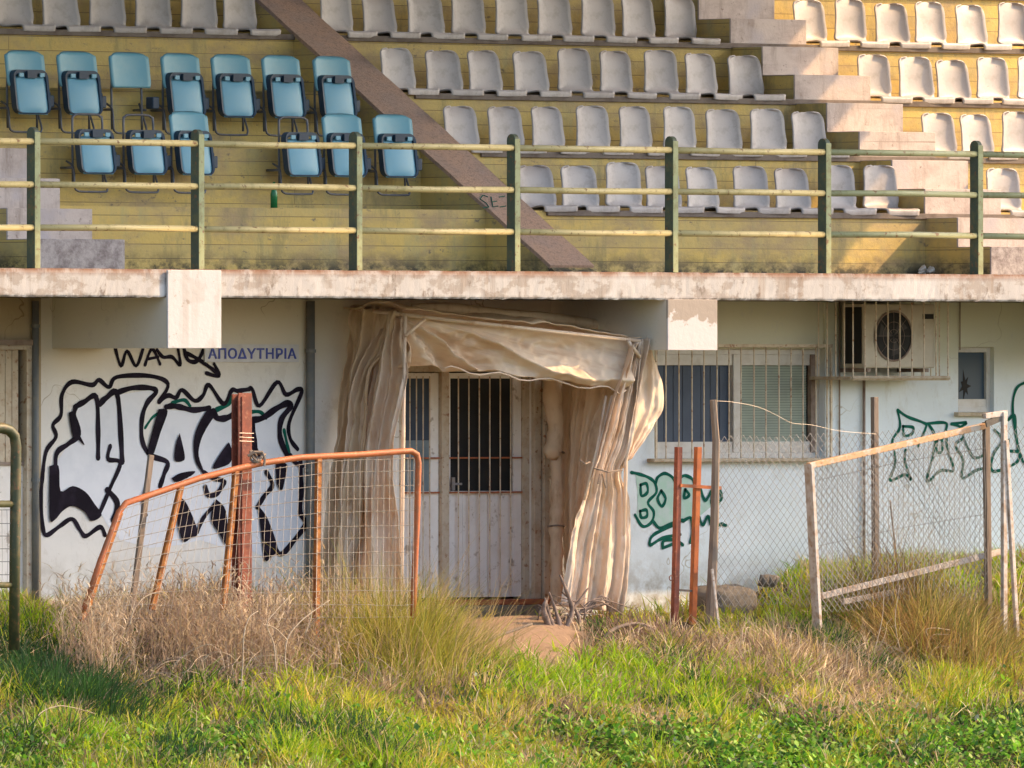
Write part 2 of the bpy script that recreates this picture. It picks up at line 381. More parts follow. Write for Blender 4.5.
wall_with_holes(xa, xb, -1.0, ZS0, WY, WY+.25, [MD]).build('wall', 'wall_cream', st)
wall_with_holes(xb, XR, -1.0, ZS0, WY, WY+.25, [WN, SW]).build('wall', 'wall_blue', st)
# dark rooms behind the openings
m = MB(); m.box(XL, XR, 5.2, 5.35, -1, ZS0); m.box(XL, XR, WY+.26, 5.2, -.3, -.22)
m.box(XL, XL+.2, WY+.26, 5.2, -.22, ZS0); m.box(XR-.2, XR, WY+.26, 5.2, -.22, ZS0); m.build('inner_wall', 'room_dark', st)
# deck slab
m = MB(); n = 150
prof = [(0.0, ZS0), (0.0, ZS1), (9.5, ZS1), (9.5, ZS0)]
m.box(XL, XR, 0.012, 9.5, ZS0+.004, ZS1)
m.build('deck_slab', 'soffit', st)
m = MB()
rr = random.Random(3)
xs_ = np.linspace(XL, XR, 700); zs_ = [ZS0, ZS0+.015, ZS0+.06, ZS0+.14, ZS1-.03, ZS1+.006]
base = len(m.v)
for x in xs_:
    jb = rr.uniform(-.008, .004) if rr.random() < .4 else 0; jt = rr.uniform(-.006, .002)
    for k, z in enumerate(zs_):
        m.v.append((x, -.03 + rr.uniform(0, .004) + (.008 if k in (0, 5) else 0), z + (jb if k == 0 else 0) + (jt if k == 5 else 0)))
    m.v.append((x, .5, ZS1+.007)); m.v.append((x, .012, ZS0+jb))
q = 8
for i in range(len(xs_)-1):
    for k in range(5): a = base+i*q+k; m.f.append((a, a+q, a+q+1, a+1))
    a = base+i*q+5; m.f.append((a, a+q, a+q+1, a+1))
    a = base+i*q; m.f.append((a, a+7, a+q+7, a+q))
m.build('deck_edge', 'slab_paint', st)
# cantilever beams
def beam(u0, u1, v1, mat, name='cantilever_beam'):
    x0, x1 = X(u0, -.06), X(u1, -.06); zb = P(u0, v1, -.06).z
    a = MB().box(x0, x1, -.04, WY-.002, zb, ZS0-.001).build(name, 'soffit' if False else 'wall_cream', st)
    top = ZS1-.002 if mat == 'beam_white' else ZS0+.002
    f = MB().box(x0-.004, x1+.004, -.062, -.038, zb-.003, top)
    f.build('beam_end', mat, a, bevel=.006); return a
beam(168, 221, 348, 'beam_white'); beam(668, 717, 350, 'beam_peeling')
beam(-330, -276, 347, 'beam_white'); beam(1150, 1198, 351, 'beam_peeling')
# terrace
m = MB()
prof = [(RY(0), ZS1+.001)]
for i in range(NR): prof += [(RY(i), RZ(i+1)), (RY(i+1), RZ(i+1))]
prof += [(RY(NR), ZS1+.001)]
i = len(m.v); n = len(prof)
for x in (XL, XR): m.v += [(x, a, c) for a, c in prof]
m.f += [(k, (k+1)%n, n+(k+1)%n, n+k) for k in range(n)] + [tuple(range(n-1,-1,-1)), tuple(range(n, 2*n))]
m.build('terrace', 'yellow_terrace', st)
for i in range(NR):
    m = MB().box(XL+.01, XR-.01, RY(i)-.028, RY(i)+.10, RZ(i+1)-.046, RZ(i+1)+.008)
    if i in (0, 1, 2):                                 # white-seat blocks only on the right part; worn plain edge elsewhere
        m = MB().box(X(430+0*i, RY(i)), XR-.01, RY(i)-.028, RY(i)+.10, RZ(i+1)-.046, RZ(i+1)+.008) if False else m
    m.build('tread_edge', 'nosing', st, bevel=.006) if i > 2 else (
        MB().box(X((552-66*i-6), RY(i)), XR-.01, RY(i)-.028, RY(i)+.10, RZ(i+1)-.046, RZ(i+1)+.008).build('tread_edge', 'nosing', st, bevel=.006))
# staircases standing on the tiers: two steps per tier, one tier proud
def stairs(xl, wdt):
    s_ = None
    for j in range(2*NR-3):
        y = Y0 - DR + j*DR/2 - .006; z0 = ZS1 + j*H/2
        zf = z0 + .002
        yb = RY(j//2) + (.30 if j % 2 == 0 else .30)
        b_ = MB().box(xl, xl+wdt, y+.02, yb, zf, z0+H/2)      # yellow side body
        core = b_.build('stair_step', 'yellow_terrace', st)
        fr = MB().box(xl-.004, xl+wdt+.004, y, y+.021, zf, z0+H/2+.003)
        fr.box(xl-.004, xl+wdt+.004, y+.021, min(yb, y+DR/2+.02), z0+H/2-.002, z0+H/2+.0045)
        fr.build('stair_riser', 'stair_bottom' if j == 0 else 'stair_white', core, bevel=.012)
SXR = X(925, Y0); SXL = X(925-0, Y0) ; WST = .945
stairs(SXR, WST)
SX2 = X(-40, Y0-DR/2-.0) - 0
sx2 = X(124, Y0-DR) - WST
stairs(sx2, WST)
# sloping parapet strip
pu0, pu1 = X(551, Y0-DR), X(593, Y0-DR)
m = MB(); L_ = 8.2; off = .045
poly = [(pu0, Y0-DR-.06, ZS1+.001), (pu0, Y0-DR-.06, ZS1+off*.4), (pu0, Y0-DR+L_*DR, ZS1+off+L_*H), (pu0, Y0-DR+L_*DR+.5, ZS1+off+L_*H), (pu0, Y0-DR+L_*DR+.5, ZS1+.001)]
m.prism(poly, (pu1-pu0, 0, 0)); m.build('parapet_side', 'yellow_terrace', st)
m = MB(); nseg = 60
def strip(a, c):
    t = a*L_; z = ZS1 + off + t*H; x = pu0-.012 + c*(pu1-pu0+.024)
    return (x + .004*math.sin(t*9+c*5), Y0-DR+t*DR, z+.016)
m.grid(strip, 200, 6)
m.build('parapet_top', 'brown_concrete', st, solid=.035)
# roof added unseen above the frame, sloped so its side edge throws the slanting shade on the right-hand stair
Q = P(798, 33, RY(3)); S_ = Vector((SUN.x, SUN.y, SUN.z))/SUN.z
e = Vector((0, 1, .168)); A0 = Q + S_*(9.2-Q.z)
yf = -2.95
pf = A0 + e*(yf-A0.y); pb = A0 + e*(9.6-A0.y)
m = MB(); xl = XL-2
m.prism([(xl, pf.y, pf.z), (pf.x, pf.y, pf.z), (pb.x, pb.y, pb.z), (xl, pb.y, pb.z)], (0, 0, .18))
m.build('shade_roof', 'soffit', st)
for x in (-10, -3, 4, min(pb.x-.6, 11)):
    MB().bar((x, 9.8, ZS0), (x, 9.8, pb.z+.1), .4, .4).build('shade_roof_column', 'soffit', st)  # rear supports for the added roof, unseen as well
# rear wall
MB().box(XL, XR, RY(NR), RY(NR)+.2, -1, RZ(NR)).build('rear_wall', 'wall_cream', st)

# -- main door
def holebox(h, y0, y1, t, mat, name, parent, **k):
    x0, x1, z0, z1 = h; m = MB(); m.box(x0, x0+t, y0, y1, z0, z1); m.box(x1-t, x1, y0, y1, z0, z1); m.box(x0+t, x1-t, y0, y1, z1-t, z1)
    if k.get('bottom'): m.box(x0+t, x1-t, y0, y1, z0, z0+t)
    return m.build(name, mat, parent, bevel=.004)
dr = holebox(MD, WY+.02, WY+.14, .06, 'frame_cream', 'door', st)
xm = X(444, WY+.05)
MB().box(xm-.05, xm+.035, WY+.015, WY+.13, 0, MD[3]-.06).build('door_mullion', 'frame_cream', dr, bevel=.006)
def leaf(x0, x1, zsplit, bars, dark):
    y = WY+.06; m = MB(); ft = .045
    m.box(x0, x0+ft, y, y+.045, .02, 2.05); m.box(x1-ft-.05, x1, y, y+.045, .02, 2.05); m.box(x0+ft, x1-ft-.05, y, y+.045, 2.0, 2.05)
    lf = m.build('door_leaf', 'door_white', dr, bevel=.003)
    m = MB(); n = 5; w_ = (x1-x0-2*ft-.05)
    for k in range(n): a = x0+ft+k*w_/n; m.box(a+.002, a+w_/n-.002, y+.008, y+.035, .02, zsplit)
    m.box(x0+ft, x1-ft-.05, y+.018, y+.03, .02, zsplit)
    m.build('door_panel', 'door_white', dr)
    MB().box(x0+ft, x1-ft-.05, y+.02, y+.026, zsplit, 2.0).build('door_glass', 'black_void' if dark else 'blind_dark', dr)
    if not dark: MB().box(x0+ft+.004, x1-ft-.054, y+.012, y+.016, zsplit+.002, zsplit+.46).build('lower_pane', 'pane_grey', dr)
    m = MB()
    for k in range(bars): a = x0+ft+(k+.55)*w_/bars; m.tube([(a, y-.03, .03), (a, y-.03, 2.02)], .0068, 6)
    m.build('door_bars', 'bar_cream', dr)
    for z in (zsplit+.30, zsplit-.012): MB().bar((x0+.01, y-.018, z), (x1-.01, y-.018, z), .014, .02, (0,0,1)).build('cross_bar', 'bar_rust', dr)
leaf(xm+.04, MD[1]-.065, ZZ(491, 480), 6, True)
leaf(MD[0]+.065, xm-.055, ZZ(491, 480), 4, False)
m = MB(); a = Vector((xm+.075, WY+.01, ZZ(484, 450))); m.bar(a, a+Vector((.09, -.01, 0)), .02, .02); m.bar(a+Vector((0,.0,-.06)), a+Vector((0,0,.06)), .035, .012)
m.build('door_handle', 'wire_grey', dr)
m = MB(); m.box(MD[0]-.05, MD[1]+.15, WY-.16, WY+.02, -.05, 0.0); m.build('threshold', 'bar_rust', st, bevel=.006)
m = MB(); m.box(X(425, WY-.2), X(548, WY-.2), WY-.24, WY-.01, -.35, -.051); m.build('door_step', 'concrete_grey', st, bevel=.01)
# right-hand door surround strips (fixed side light, boarded)
m = MB()
for k, (u0, u1, d) in enumerate([(531, 538, .05), (539, 544, .075), (545, 552, .03), (553, 560, .05), (561, 575, .03)]):
    m.box(X(u0, WY), X(u1, WY), WY-d, WY-.001, 0, 2.3)
m.build('boarding', 'frame_cream', st, bevel=.006)
# -- left side door (louvred, at the frame edge)
sd = holebox(LD, WY-.03, WY+.08, .07, 'frame_cream', 'side_door', st)
m = MB(); x0, x1, z0, z1 = LD; x = x0+.07; k = 0
zsp = ZZ(462, 20)
while x < x1-.12: m.box(x, x+.07, WY+.02, WY+.05-.012*(k%2), zsp, z1-.07); x += .075; k += 1
m.build('door_panel', 'frame_cream', sd, bevel=.004)
m = MB().box(x0+.07, x1-.07, WY+.03, WY+.05, -.5, zsp-.03); m.build('door_panel', 'door_white', sd)
MB().box(x0+.07, x1-.07, WY+.01, WY+.06, zsp-.03, zsp).build('cross_bar', 'pipe_brown', sd)
MB().box(x0+.02, x1+.02, WY-.05, WY-.032, z1-.03, z1+.02).build('lintel_strip', 'pipe_brown', sd)
# -- window
def windowf(h, name='window'):
    x0, x1, z0, z1 = h
    return holebox(h, WY+.05, WY+.12, .05, 'alu_white', name, st, bottom=True)
wf = windowf(WN); x0, x1, z0, z1 = WN
xmid = X(737, WY+.06)
m = MB().box(xmid-.055, xmid+.045, WY+.045, WY+.115, z0+.05, z1-.05); m.box(x0+.05, xmid-.055, WY+.06, WY+.11, z0+.05, z0+.15)
m.box(xmid+.045, x1-.05, WY+.06, WY+.11, z0+.05, z0+.15); m.box(x0+.05, xmid-.055, WY+.06, WY+.11, z1-.15, z1-.05); m.box(xmid+.045, x1-.05, WY+.06, WY+.11, z1-.15, z1-.05)
m.build('sash', 'alu_white', wf, bevel=.003)
m = MB(); za, zb = z0+.15, z1-.15; x = x0+.06
while x < xmid-.07: m.box(x, x+.105, WY+.10, WY+.104, za, zb); x += .112
m.build('dark_blind', 'blind_dark', wf)
m = MB(); z = za
xe = X(806, WY+.1)
while z < zb: m.quad((xmid+.05, WY+.10, z), (xe, WY+.10, z), (xe, WY+.094, z+.022), (xmid+.05, WY+.094, z+.022)); z += .024
m.build('blind', 'blind_green', wf)
MB().box(xmid+.045, x1-.05, WY+.125, WY+.13, za, zb).build('pane', 'black_void', wf)
MB().box(x1-.11, x1-.06, WY+.04, WY+.09, z0+.05, z1-.05).build('sash_edge', 'pipe_brown', wf)
MB().box(x0-.12, x1+.16, WY-.10, WY+.05, z0-.035, z0-.001).build('sill', 'sill', wf, bevel=.008)
m = MB(); gy = WY-.07
us = [666, 679, 692, 704, 717, 729, 741, 754, 766, 779, 791, 803, 816, 827]
for u in us:
    a = X(u, gy); m.tube([(a, gy, z0-.04), (a, gy, z1+.02)], .0075, 6)
m.bar((X(655, gy), gy, z1+.03), (X(832, gy), gy, z1+.03), .03, .02, (0,0,1)); m.bar((X(655, gy), gy, z0-.015), (X(832, gy), gy, z0-.015), .02, .02, (0,0,1))
for u in (656, 831): m.bar((X(u, gy), gy, z0-.02), (X(u, gy), gy, z1+.03), .02, .02); m.bar((X(u, gy), gy, z1+.03), (X(u, gy), WY, z1+.03), .02, .02)
m.build('window_grille', 'bar_cream', wf)
# raised plaster surround right of the window
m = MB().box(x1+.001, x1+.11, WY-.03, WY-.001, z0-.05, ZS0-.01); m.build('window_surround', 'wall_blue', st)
# -- small broken window
wf = windowf(SW, 'small_window'); x0, x1, z0, z1 = SW
MB().box(x0+.05, x1-.05, WY+.085, WY+.088, z0+.12, z1-.05).build('pane', 'glass', wf)
cx, cz = X(965, WY+.08), ZZ(386, 965)
poly = []
for k in range(14):
    a = k*2*math.pi/14; r = (.10, .035, .085, .04, .12, .045, .07, .04, .10, .035, .115, .04, .08, .04)[k]
    poly.append((cx+r*.8*math.cos(a), WY+.0815, cz+r*math.sin(a)*1.3))
MB().prism(poly, (0, .002, 0)).build('broken_hole', 'black_void', wf)
MB().box(x0+.05, x1-.05, WY+.055, WY+.10, z0+.05, z0+.12).build('sash', 'alu_white', wf)
MB().box(x0-.05, x1+.06, WY-.06, WY+.05, z0-.04, z0-.001).build('sill', 'sill', wf, bevel=.005)
# -- pipes
def pipe(u, v0, v1, r, mat, y=None, clips=()):
    y = WY-r-.012 if y is None else y
    a, b_ = P(u, v0, y), P(u, v1, y); b_.x = a.x
    p = MB().tube([a, b_], r, 12).build('drainpipe', mat, st, smooth=True)
    for v in clips:
        c = P(u, v, y); MB().tube([(a.x, y, c.z-.015), (a.x, y, c.z+.015)], r*1.25, 12).build('pipe_clip', mat, p)
pipe(35.5, 301, 600, .032, 'pipe_grey', clips=(326, 480)); pipe(310.5, 301, 600, .04, 'pipe_grey', clips=(351, 470))
pipe(864, 379, 566, .014, 'pipe_brown'); pipe(839.5, 300, 462, .008, 'pipe_brown')
pipe(960, 301, 350, .006, 'pipe_brown')

# ------------------------------------------------------------------ graffiti (spray paint on the walls, a few mm proud)
class Paint:
    def __init__(s, y): s.m = MB(); s.y = y; s.k = 0
    def stroke(s, pts, wpx, closed=False, smooth=True):
        if closed: pts = list(pts)+[pts[0]]
        if smooth: pts = spline(pts, 6)
        p3 = [P(u, v, s.y) for u, v in pts]; s.k += 1; y = s.y - .00045*s.k; w_ = wpx/112/2*1.28
        n = len(p3); i = len(s.m.v)
        for k in range(n):
            t = (p3[min(k+1,n-1)] - p3[max(k-1,0)]); t.y = 0; t.normalize(); nn = Vector((-t.z, 0, t.x))
            f = w_*(1 + .12*math.sin(k*.9+s.k)); a = p3[k]+nn*f; c = p3[k]-nn*f
            s.m.v += [(a.x, y, a.z), (c.x, y, c.z)]
        for k in range(n-1): s.m.f.append((i+2*k, i+2*k+1, i+2*k+3, i+2*k+2))
        for e_, c in ((0, p3[0]), (1, p3[-1])):      # round ends
            j = len(s.m.v); yy = y-.0002
            for q in range(10): a = q*math.pi/5; s.m.v.append((c.x+w_*math.cos(a), yy, c.z+w_*math.sin(a)))
            s.m.f.append(tuple(range(j, j+10)))
    def fill(s, pts, smooth=True):
        if smooth: pts = spline(list(pts)+[pts[0]], 4)[:-1]
        s.k += 1; y = s.y-.00045*s.k; i = len(s.m.v)
        s.m.v += [(P(u, v, s.y).x, y, P(u, v, s.y).z) for u, v in pts]; s.m.f.append(tuple(range(i, i+len(pts))))
    def build(s, name, mat, label): return tag(s.m.build(name, mat, st), label)
g = Paint(WY-.002)
g.fill([(57,482),(57,462),(66,448),(77,436),(76,412),(80,404),(96,399),(100,402),(117,395),(150,390),(155,393),(142,412),(142,440),(151,454),(157,430),(166,410),(193,411),(209,409),(216,418),(234,415),(252,421),(268,415),(290,406),(281,422),(281,440),(290,456),(301,468),(300,515),(303,527),(280,553),(262,556),(240,545),(225,548),(200,540),(180,545),(150,548),(120,540),(108,526),(100,512),(85,492),(72,487),(60,492)], False)
g.build('graffiti', 'paint_lilac', 'lilac white spray fill of the big black lettering')
g = Paint(WY-.003)
for f in ([(157,408),(167,411),(160,432),(152,456),(147,452),(152,430)], [(207,409),(216,411),(206,428),(200,441),(198,456),(204,474),(195,462),(193,441),(198,424)]):
    pass
g = Paint(WY-.004)
for pts, w_ in (
    ([(42,482),(46,452),(56,437),(53,425),(61,415),(62,395),(72,382),(92,385),(99,380),(109,387),(117,377),(150,376),(168,384),(159,402)], 3.6),
    ([(159,402),(168,395.5),(176,397.6),(182,390),(194.6,400.7),(203,395.6),(209,385),(223.5,403.8),(231.7,390.4),(238,391),(248,389.4),(252.3,389.4),(259.5,405.8),(277,382.2),(286,394.5),(297.5,389.4),(301.6,392.5),(289.3,422.3),(290.3,438.8),(297.5,449)], 3.6),
    ([(42,482),(41,500),(43,528),(47,535),(60,526),(72,519),(80,530),(86,536),(100,527),(105,535)], 3.6),
    ([(75,407),(84,402),(96,397),(98,430),(98,458)], 4.4), ([(100,404),(106,398),(117,394),(121,440),(122,462)], 4.8),
    ([(116,393),(132,388),(150,388),(156,392),(147,403),(142,418),(142,440),(150,455),(167,462),(164,474),(160,486)], 4.2),
    ([(76,406),(74,416),(79,434),(68,444),(56,455),(57,484)], 4.2),
    ([(110,446),(108,459),(120,463),(110,488),(99,514)], 3.6), ([(107,490),(117,503),(113,520)], 5),
    ([(166,407),(172,406),(180,407),(193,410),(209,408)], 4.4), ([(213,411),(217,418),(226,418),(236,413)], 5),
    ([(251,420),(262,418),(277,408),(288,403),(290,407),(281,420),(280,438),(288,458)], 5),
    ([(252,420),(254,436),(256,450),(262,462)], 4), ([(266,472),(272,485),(264,496),(257,507)], 4),
    ([(300,462),(301,490),(300,512),(305,524),(294,540),(281,554),(272,545)], 4.4),
    ([(197,532),(203,518),(215,504)], 3.4), ([(205,487),(208,495),(217,493),(224,482)], 4.2), ([(290,455),(294,462),(302,466)], 3.4),
    ([(203,472),(212,478),(222,480)], 3.5), ([(152,455),(148,478),(142,500),(146,515)], 2.5)):
    g.stroke(pts, w_)
for pts in ([(68,413),(73,412),(77,430),(84,445),(78,440),(72,436)], [(49,466),(58,466),(60,491),(72,486),(85,492),(94,504),(101,515),(91,521),(84,512),(72,506),(62,511),(54,520),(49,517)],
    [(158,409),(167,411),(160,432),(152,456),(147,452),(152,430)], [(207,409),(216,411),(206,428),(200,441),(198,456),(204,474),(195,462),(193,441),(198,424)],
    [(179,433),(184,455),(182,461),(174,460),(175,445)], [(171,478),(180,473),(194,471),(190,476),(176,482)], [(228,442),(231,450),(230,462),(221,467),(212,468),(218,456)],
    [(275,464),(286,464),(284,480),(281,490),(276,484)], [(257,505),(267,519),(277,549),(271,556),(264,560),(260,530)], [(179,497),(186,504),(197,532),(190,538),(182,541),(176,518)],
    [(215,499),(225,511),(226,544),(218,533),(210,518)], [(244,415),(250,420),(252,440),(256,456),(247,448)]):
    g.fill(pts)
g.build('graffiti', 'paint_black', 'big jagged black outlined lettering on the left wall')
g = Paint(WY-.003)
for pts, w_ in (([(115,347),(121,366),(127,351),(136,366),(143,349)], 3), ([(145,365),(152,349),(160,364)], 2.8), ([(148,359),(158,357)], 2.4),
    ([(157,350),(163,357),(172,357),(180,365),(178,349)], 3), ([(184,349),(188,360),(197,361),(204,349)], 3.4), ([(186,353),(196,358),(208,366),(217,373)], 3.2), ([(206,373),(219,376),(214,364)], 3)):
    g.stroke(pts, w_)
g.build('graffiti', 'paint_black', 'thin black handwritten tag with an arrow beside the blue lettered sign')
g = Paint(WY-.0025)
for pts, w_ in (([(145,428),(152,418),(160,412)], 2.2), ([(172,403),(184,400),(190,406)], 3), ([(216,410),(228,404),(233,396),(236,404)], 4), ([(250,412),(260,412),(266,418)], 3), ([(284,430),(287,444),(290,456)], 3)): 
    g = Paint(WY-.0025); g.stroke(pts, w_); g.build('graffiti', 'paint_green', 'faint green shade stroke behind the black lettering')
def Z1(l): return [(600+a/4, 420+c/4) for a, c in l]
g = Paint(WY-.002)
g.fill(Z1([(140,212),(215,245),(225,225),(262,212),(300,245),(340,222),(375,240),(400,300),(440,320),(480,310),(480,340),(440,350),(380,400),(300,410),(230,430),(205,410),(170,420),(145,385),(150,340),(150,280)]), False)
g.build('graffiti', 'paint_green_pale', 'pale green spray haze inside the bubble letters')
g = Paint(WY-.003)
for pts, c_ in (([(125,210),(150,215),(190,228),(218,250),(225,290),(192,330),(215,368),(205,410),(170,425),(140,380)],0), ([(162,260),(185,255),(190,288),(166,303)],1), ([(160,365),(185,360),(187,385),(165,390)],1),
    ([(222,262),(230,230),(262,214),(298,242),(302,300)],0), ([(245,283),(262,315),(247,345),(230,315)],1), ([(212,405),(240,432),(290,412),(330,400)],0),
    ([(318,232),(340,222),(372,240),(380,280)],0), ([(340,278),(356,300),(336,312)],1), ([(398,262),(420,322),(448,280),(446,336),(484,318),(480,280)],0),
    ([(290,422),(212,460),(200,500),(250,472),(320,458)],0), ([(250,512),(254,484),(300,480),(330,500)],0), ([(250,512),(300,492)],0), ([(330,405),(362,392),(368,450),(360,490)],0), ([(395,388),(410,420),(430,384),(440,416)],0), ([(468,424),(484,416),(502,422)],0)):
    g.stroke(Z1(pts), 2.7, bool(c_))
g.build('graffiti', 'paint_green', 'dark green bubble letter graffiti beside the canvas shelter')
def Z2(l): return [(768+a/4, 290+c/4) for a, c in l]
g = Paint(WY-.003)
for pts, c_ in (([(518,480),(560,508),(620,530),(632,548),(600,625)],0), ([(518,480),(528,548),(498,600),(506,650),(508,700),(488,762),(548,738),(572,758),(548,690),(550,640)],0), ([(540,545),(580,550),(575,575),(545,582)],1),
    ([(632,535),(700,530),(715,545),(695,600)],0), ([(640,535),(668,585),(660,660),(636,765),(690,722),(742,720),(718,640),(712,560)],0), ([(675,600),(695,600),(695,645),(675,645)],1),
    ([(735,535),(770,550),(780,590),(750,620),(780,680),(776,752),(830,722),(868,712)],0), ([(732,536),(792,530),(770,548)],0), ([(780,590),(820,668),(864,660)],0), ([(905,560),(935,600),(900,660),(900,725),(990,692),(1002,650),(960,640),(962,600)],0),
    ([(1120,420),(1060,375),(1024,372),(990,400),(978,480),(998,620),(1030,700),(1080,690)],0), ([(960,520),(985,500),(990,560),(1000,640)],0)):
    g.stroke(Z2(pts), 2.5, bool(c_), True)
g.build('graffiti', 'paint_green', 'dark green angular lettering behind the wire gate')
# scrawl on the sloping strip
m = MB()
def on_strip(u, v):                                   # survey a point onto the sloping strip
    lo, hi = -1.0, 12.0
    for _ in range(40):
        mid = (lo+hi)/2; p = P(u, v, mid); zs = ZS1+off+(mid-(Y0-DR))/DR*H + .04
        if p.z > zs: lo = mid
        else: hi = mid
    return P(u, v, lo)
for pts in ([(488,197),(483,195),(480,199),(486,203),(489,207),(483,208)], [(491,197),(493,207),(498,206)], [(492,202),(497,201)], [(499,197),(505,196)], [(500,207),(506,206)]):
    pp = [on_strip(u, v) for u, v in pts]; m.tube(pp, .005, 5)
m.build('graffiti', 'paint_green', st)['label'] = 'small green scrawl on the sloping strip'

# ------------------------------------------------------------------ sign
sg = thing('wall_sign', 'narrow grey sign with blue Greek capital letters on the left wall', 'sign', P(253, 362, WY))
a, c = P(205, 362, WY-.02), P(299, 344.5, WY-.02)
p1 = MB().box(a.x, c.x, WY-.018, WY-.001, a.z, c.z).build('sign_board', 'sign_board')
cu = bpy.data.curves.new('sign_text', 'FONT'); cu.body = 'ΑΠΟΔΥΤΗΡΙΑ'; cu.size = .155; cu.extrude = .001; cu.align_x = 'CENTER'; cu.align_y = 'CENTER'; cu.bevel_depth = .0042; cu.bevel_resolution = 0; cu.space_character = 1.08
to = bpy.data.objects.new('tmp_text', cu); COL.objects.link(to); bpy.context.view_layer.update()
me = bpy.data.meshes.new_from_object(to.evaluated_get(bpy.context.evaluated_depsgraph_get())); bpy.data.objects.remove(to)
me.materials.clear(); me.materials.append(MATS['sign_blue'])
xs_t = [v.co.x for v in me.vertices]; zs_t = [v.co.y for v in me.vertices]
wt, ht = max(xs_t)-min(xs_t), max(zs_t)-min(zs_t); tw = (X(295.5, WY)-X(207, WY)); th = .098
for v in me.vertices:
    x_, y_, z_ = v.co; v.co = ((x_-(max(xs_t)+min(xs_t))/2)*tw/wt + X(251, WY), WY-.021-z_, (y_-(max(zs_t)+min(zs_t))/2)*th/ht + (a.z+c.z)/2-.002)
p2 = bpy.data.objects.new('lettering', me); COL.objects.link(p2); put(sg, p1, p2)

# ------------------------------------------------------------------ railing
rl = thing('railing', 'green and yellow steel railing with three rails along the deck edge', 'railing', (0, .05, ZS1))
parts = []; ry = .10
pus = [-290, -130, 33, 197, 355, 513, 671, 824, 976, 1128, 1280]
for u in pus:
    x = X(u, ry); zt = ZS1+1.24
    m = MB()
    n = 8; poly = [(x-.026, ry-.058, ZS1+.006), (x-.026, ry+.058, ZS1+.006), (x-.026, ry+.058, zt-.06)]
    poly += [(x-.026, ry+.058*math.cos(a), zt-.06+.055*math.sin(a)) for a in [math.pi*k/n for k in range(1, n)]] + [(x-.026, ry-.058, zt-.06)]
    m.prism(poly, (.052, 0, 0)); po = m.build('post', 'rail_green', bevel=.005)
    MB().box(x-.029, x+.031, ry-.066, ry-.0585, ZS1+.006, zt-.05).build('post_sunlit_face', 'rail_sunlit', po, bevel=.002); parts.append(po)  # added front plate, its lighter colour stands in for sun on the post
for z in (ZS1+1.11, ZS1+.735, ZS1+.36):
    for k in range(len(pus)-1):
        xa_, xb_ = X(pus[k], ry)+.03, X(pus[k+1], ry)-.03; dz = random.uniform(-.008, .008)
        parts.append(MB().tube([(xa_, ry-.03, z), ((xa_+xb_)/2, ry-.03, z+dz), (xb_, ry-.03, z)], .029, 12).build('rail', 'rail_yellow' if k < 7 else 'rail_olive', smooth=True))
put(rl, *parts)

# ------------------------------------------------------------------ white bucket seats
def white_seat():
    prof = [(-.030,-.024,.186), (-.034,.008,.188), (-.02,.030,.195), (.08,.030,.195), (.22,.020,.19), (.30,.030,.200), (.345,.070,.208), (.365,.14,.206), (.375,.23,.196), (.385,.32,.196), (.40,.375,.190), (.410,.405,.172), (.416,.420,.140), (.418,.425,.09)]
    prof = spline(prof, 3)
    m = MB(); n = 14
    def fn(a, c):
        k = a*(len(prof)-1); i = min(int(k), len(prof)-2); t = k-i
        y, z, w_ = [prof[i][j]*(1-t)+prof[i+1][j]*t for j in range(3)]
        s_ = 2*c-1; wrap = .055*abs(s_)**3 * min(max((z-.03)/.08, 0), 1); lip = .004*abs(s_)**4 if z < .04 else 0
        return (s_*w_, y-wrap, z+lip)
    m.grid(fn, 40, n)
    me_o = m.build('stadium_seat', 'seat_white', smooth=True, solid=.014)
    return me_o
proto = white_seat(); first = True
ORD = ['first', 'second', 'third', 'fourth', 'fifth', 'sixth', 'seventh', 'eighth', 'ninth', 'tenth']
blocks = [
 ('white seat in the row behind the blue chairs', 3, [-4, 41, 87, 133, 178, 222], 'white seats behind the blue chairs'),
 ('grey white seat in the middle block, topmost row', 3, [319, 362, 405, 449, 493, 535, 578, 620, 662], 'white seats of the middle block'),
 ('grey white seat in the middle block, second row down', 2, [380, 424, 468, 512, 555, 598, 641, 684, 726], 'white seats of the middle block'),
 ('grey white seat in the middle block, third row down', 1, [443, 487, 531, 574, 618, 661, 703, 747, 790], 'white seats of the middle block'),
 ('grey white seat in the middle block, lowest row', 0, [517, 559, 602, 644, 686, 730, 773, 816, 859], 'white seats of the middle block'),
 ('sunlit seat right of the stair, topmost row', 3, [791, 831, 872, 912, 954, 994], 'sunlit seats right of the stair'),
 ('sunlit seat right of the stair, second row down', 2, [853, 895, 934, 973, 1014], 'sunlit seats right of the stair'),
 ('sunlit seat right of the stair, third row down', 1, [919, 959, 998], 'sunlit seats right of the stair'),
 ('sunlit seat right of the stair, lowest row', 0, [982, 1022], 'sunlit seats right of the stair')]
for lab, i, us_, grp in blocks:
    for k, u in enumerate(us_):
        o = proto if first else proto.copy()
        if not first: COL.objects.link(o)
        first = False
        o.location = (X(u+16.5, RY(i)+.36), RY(i), RZ(i+1)+.012); o.rotation_euler = (R(random.uniform(-3.5, 3.5)), R(random.uniform(-1, 1)), R(random.uniform(-5, 5)))
        tag(o, f"{lab}, {ORD[k]} from the left", 'seat', grp)

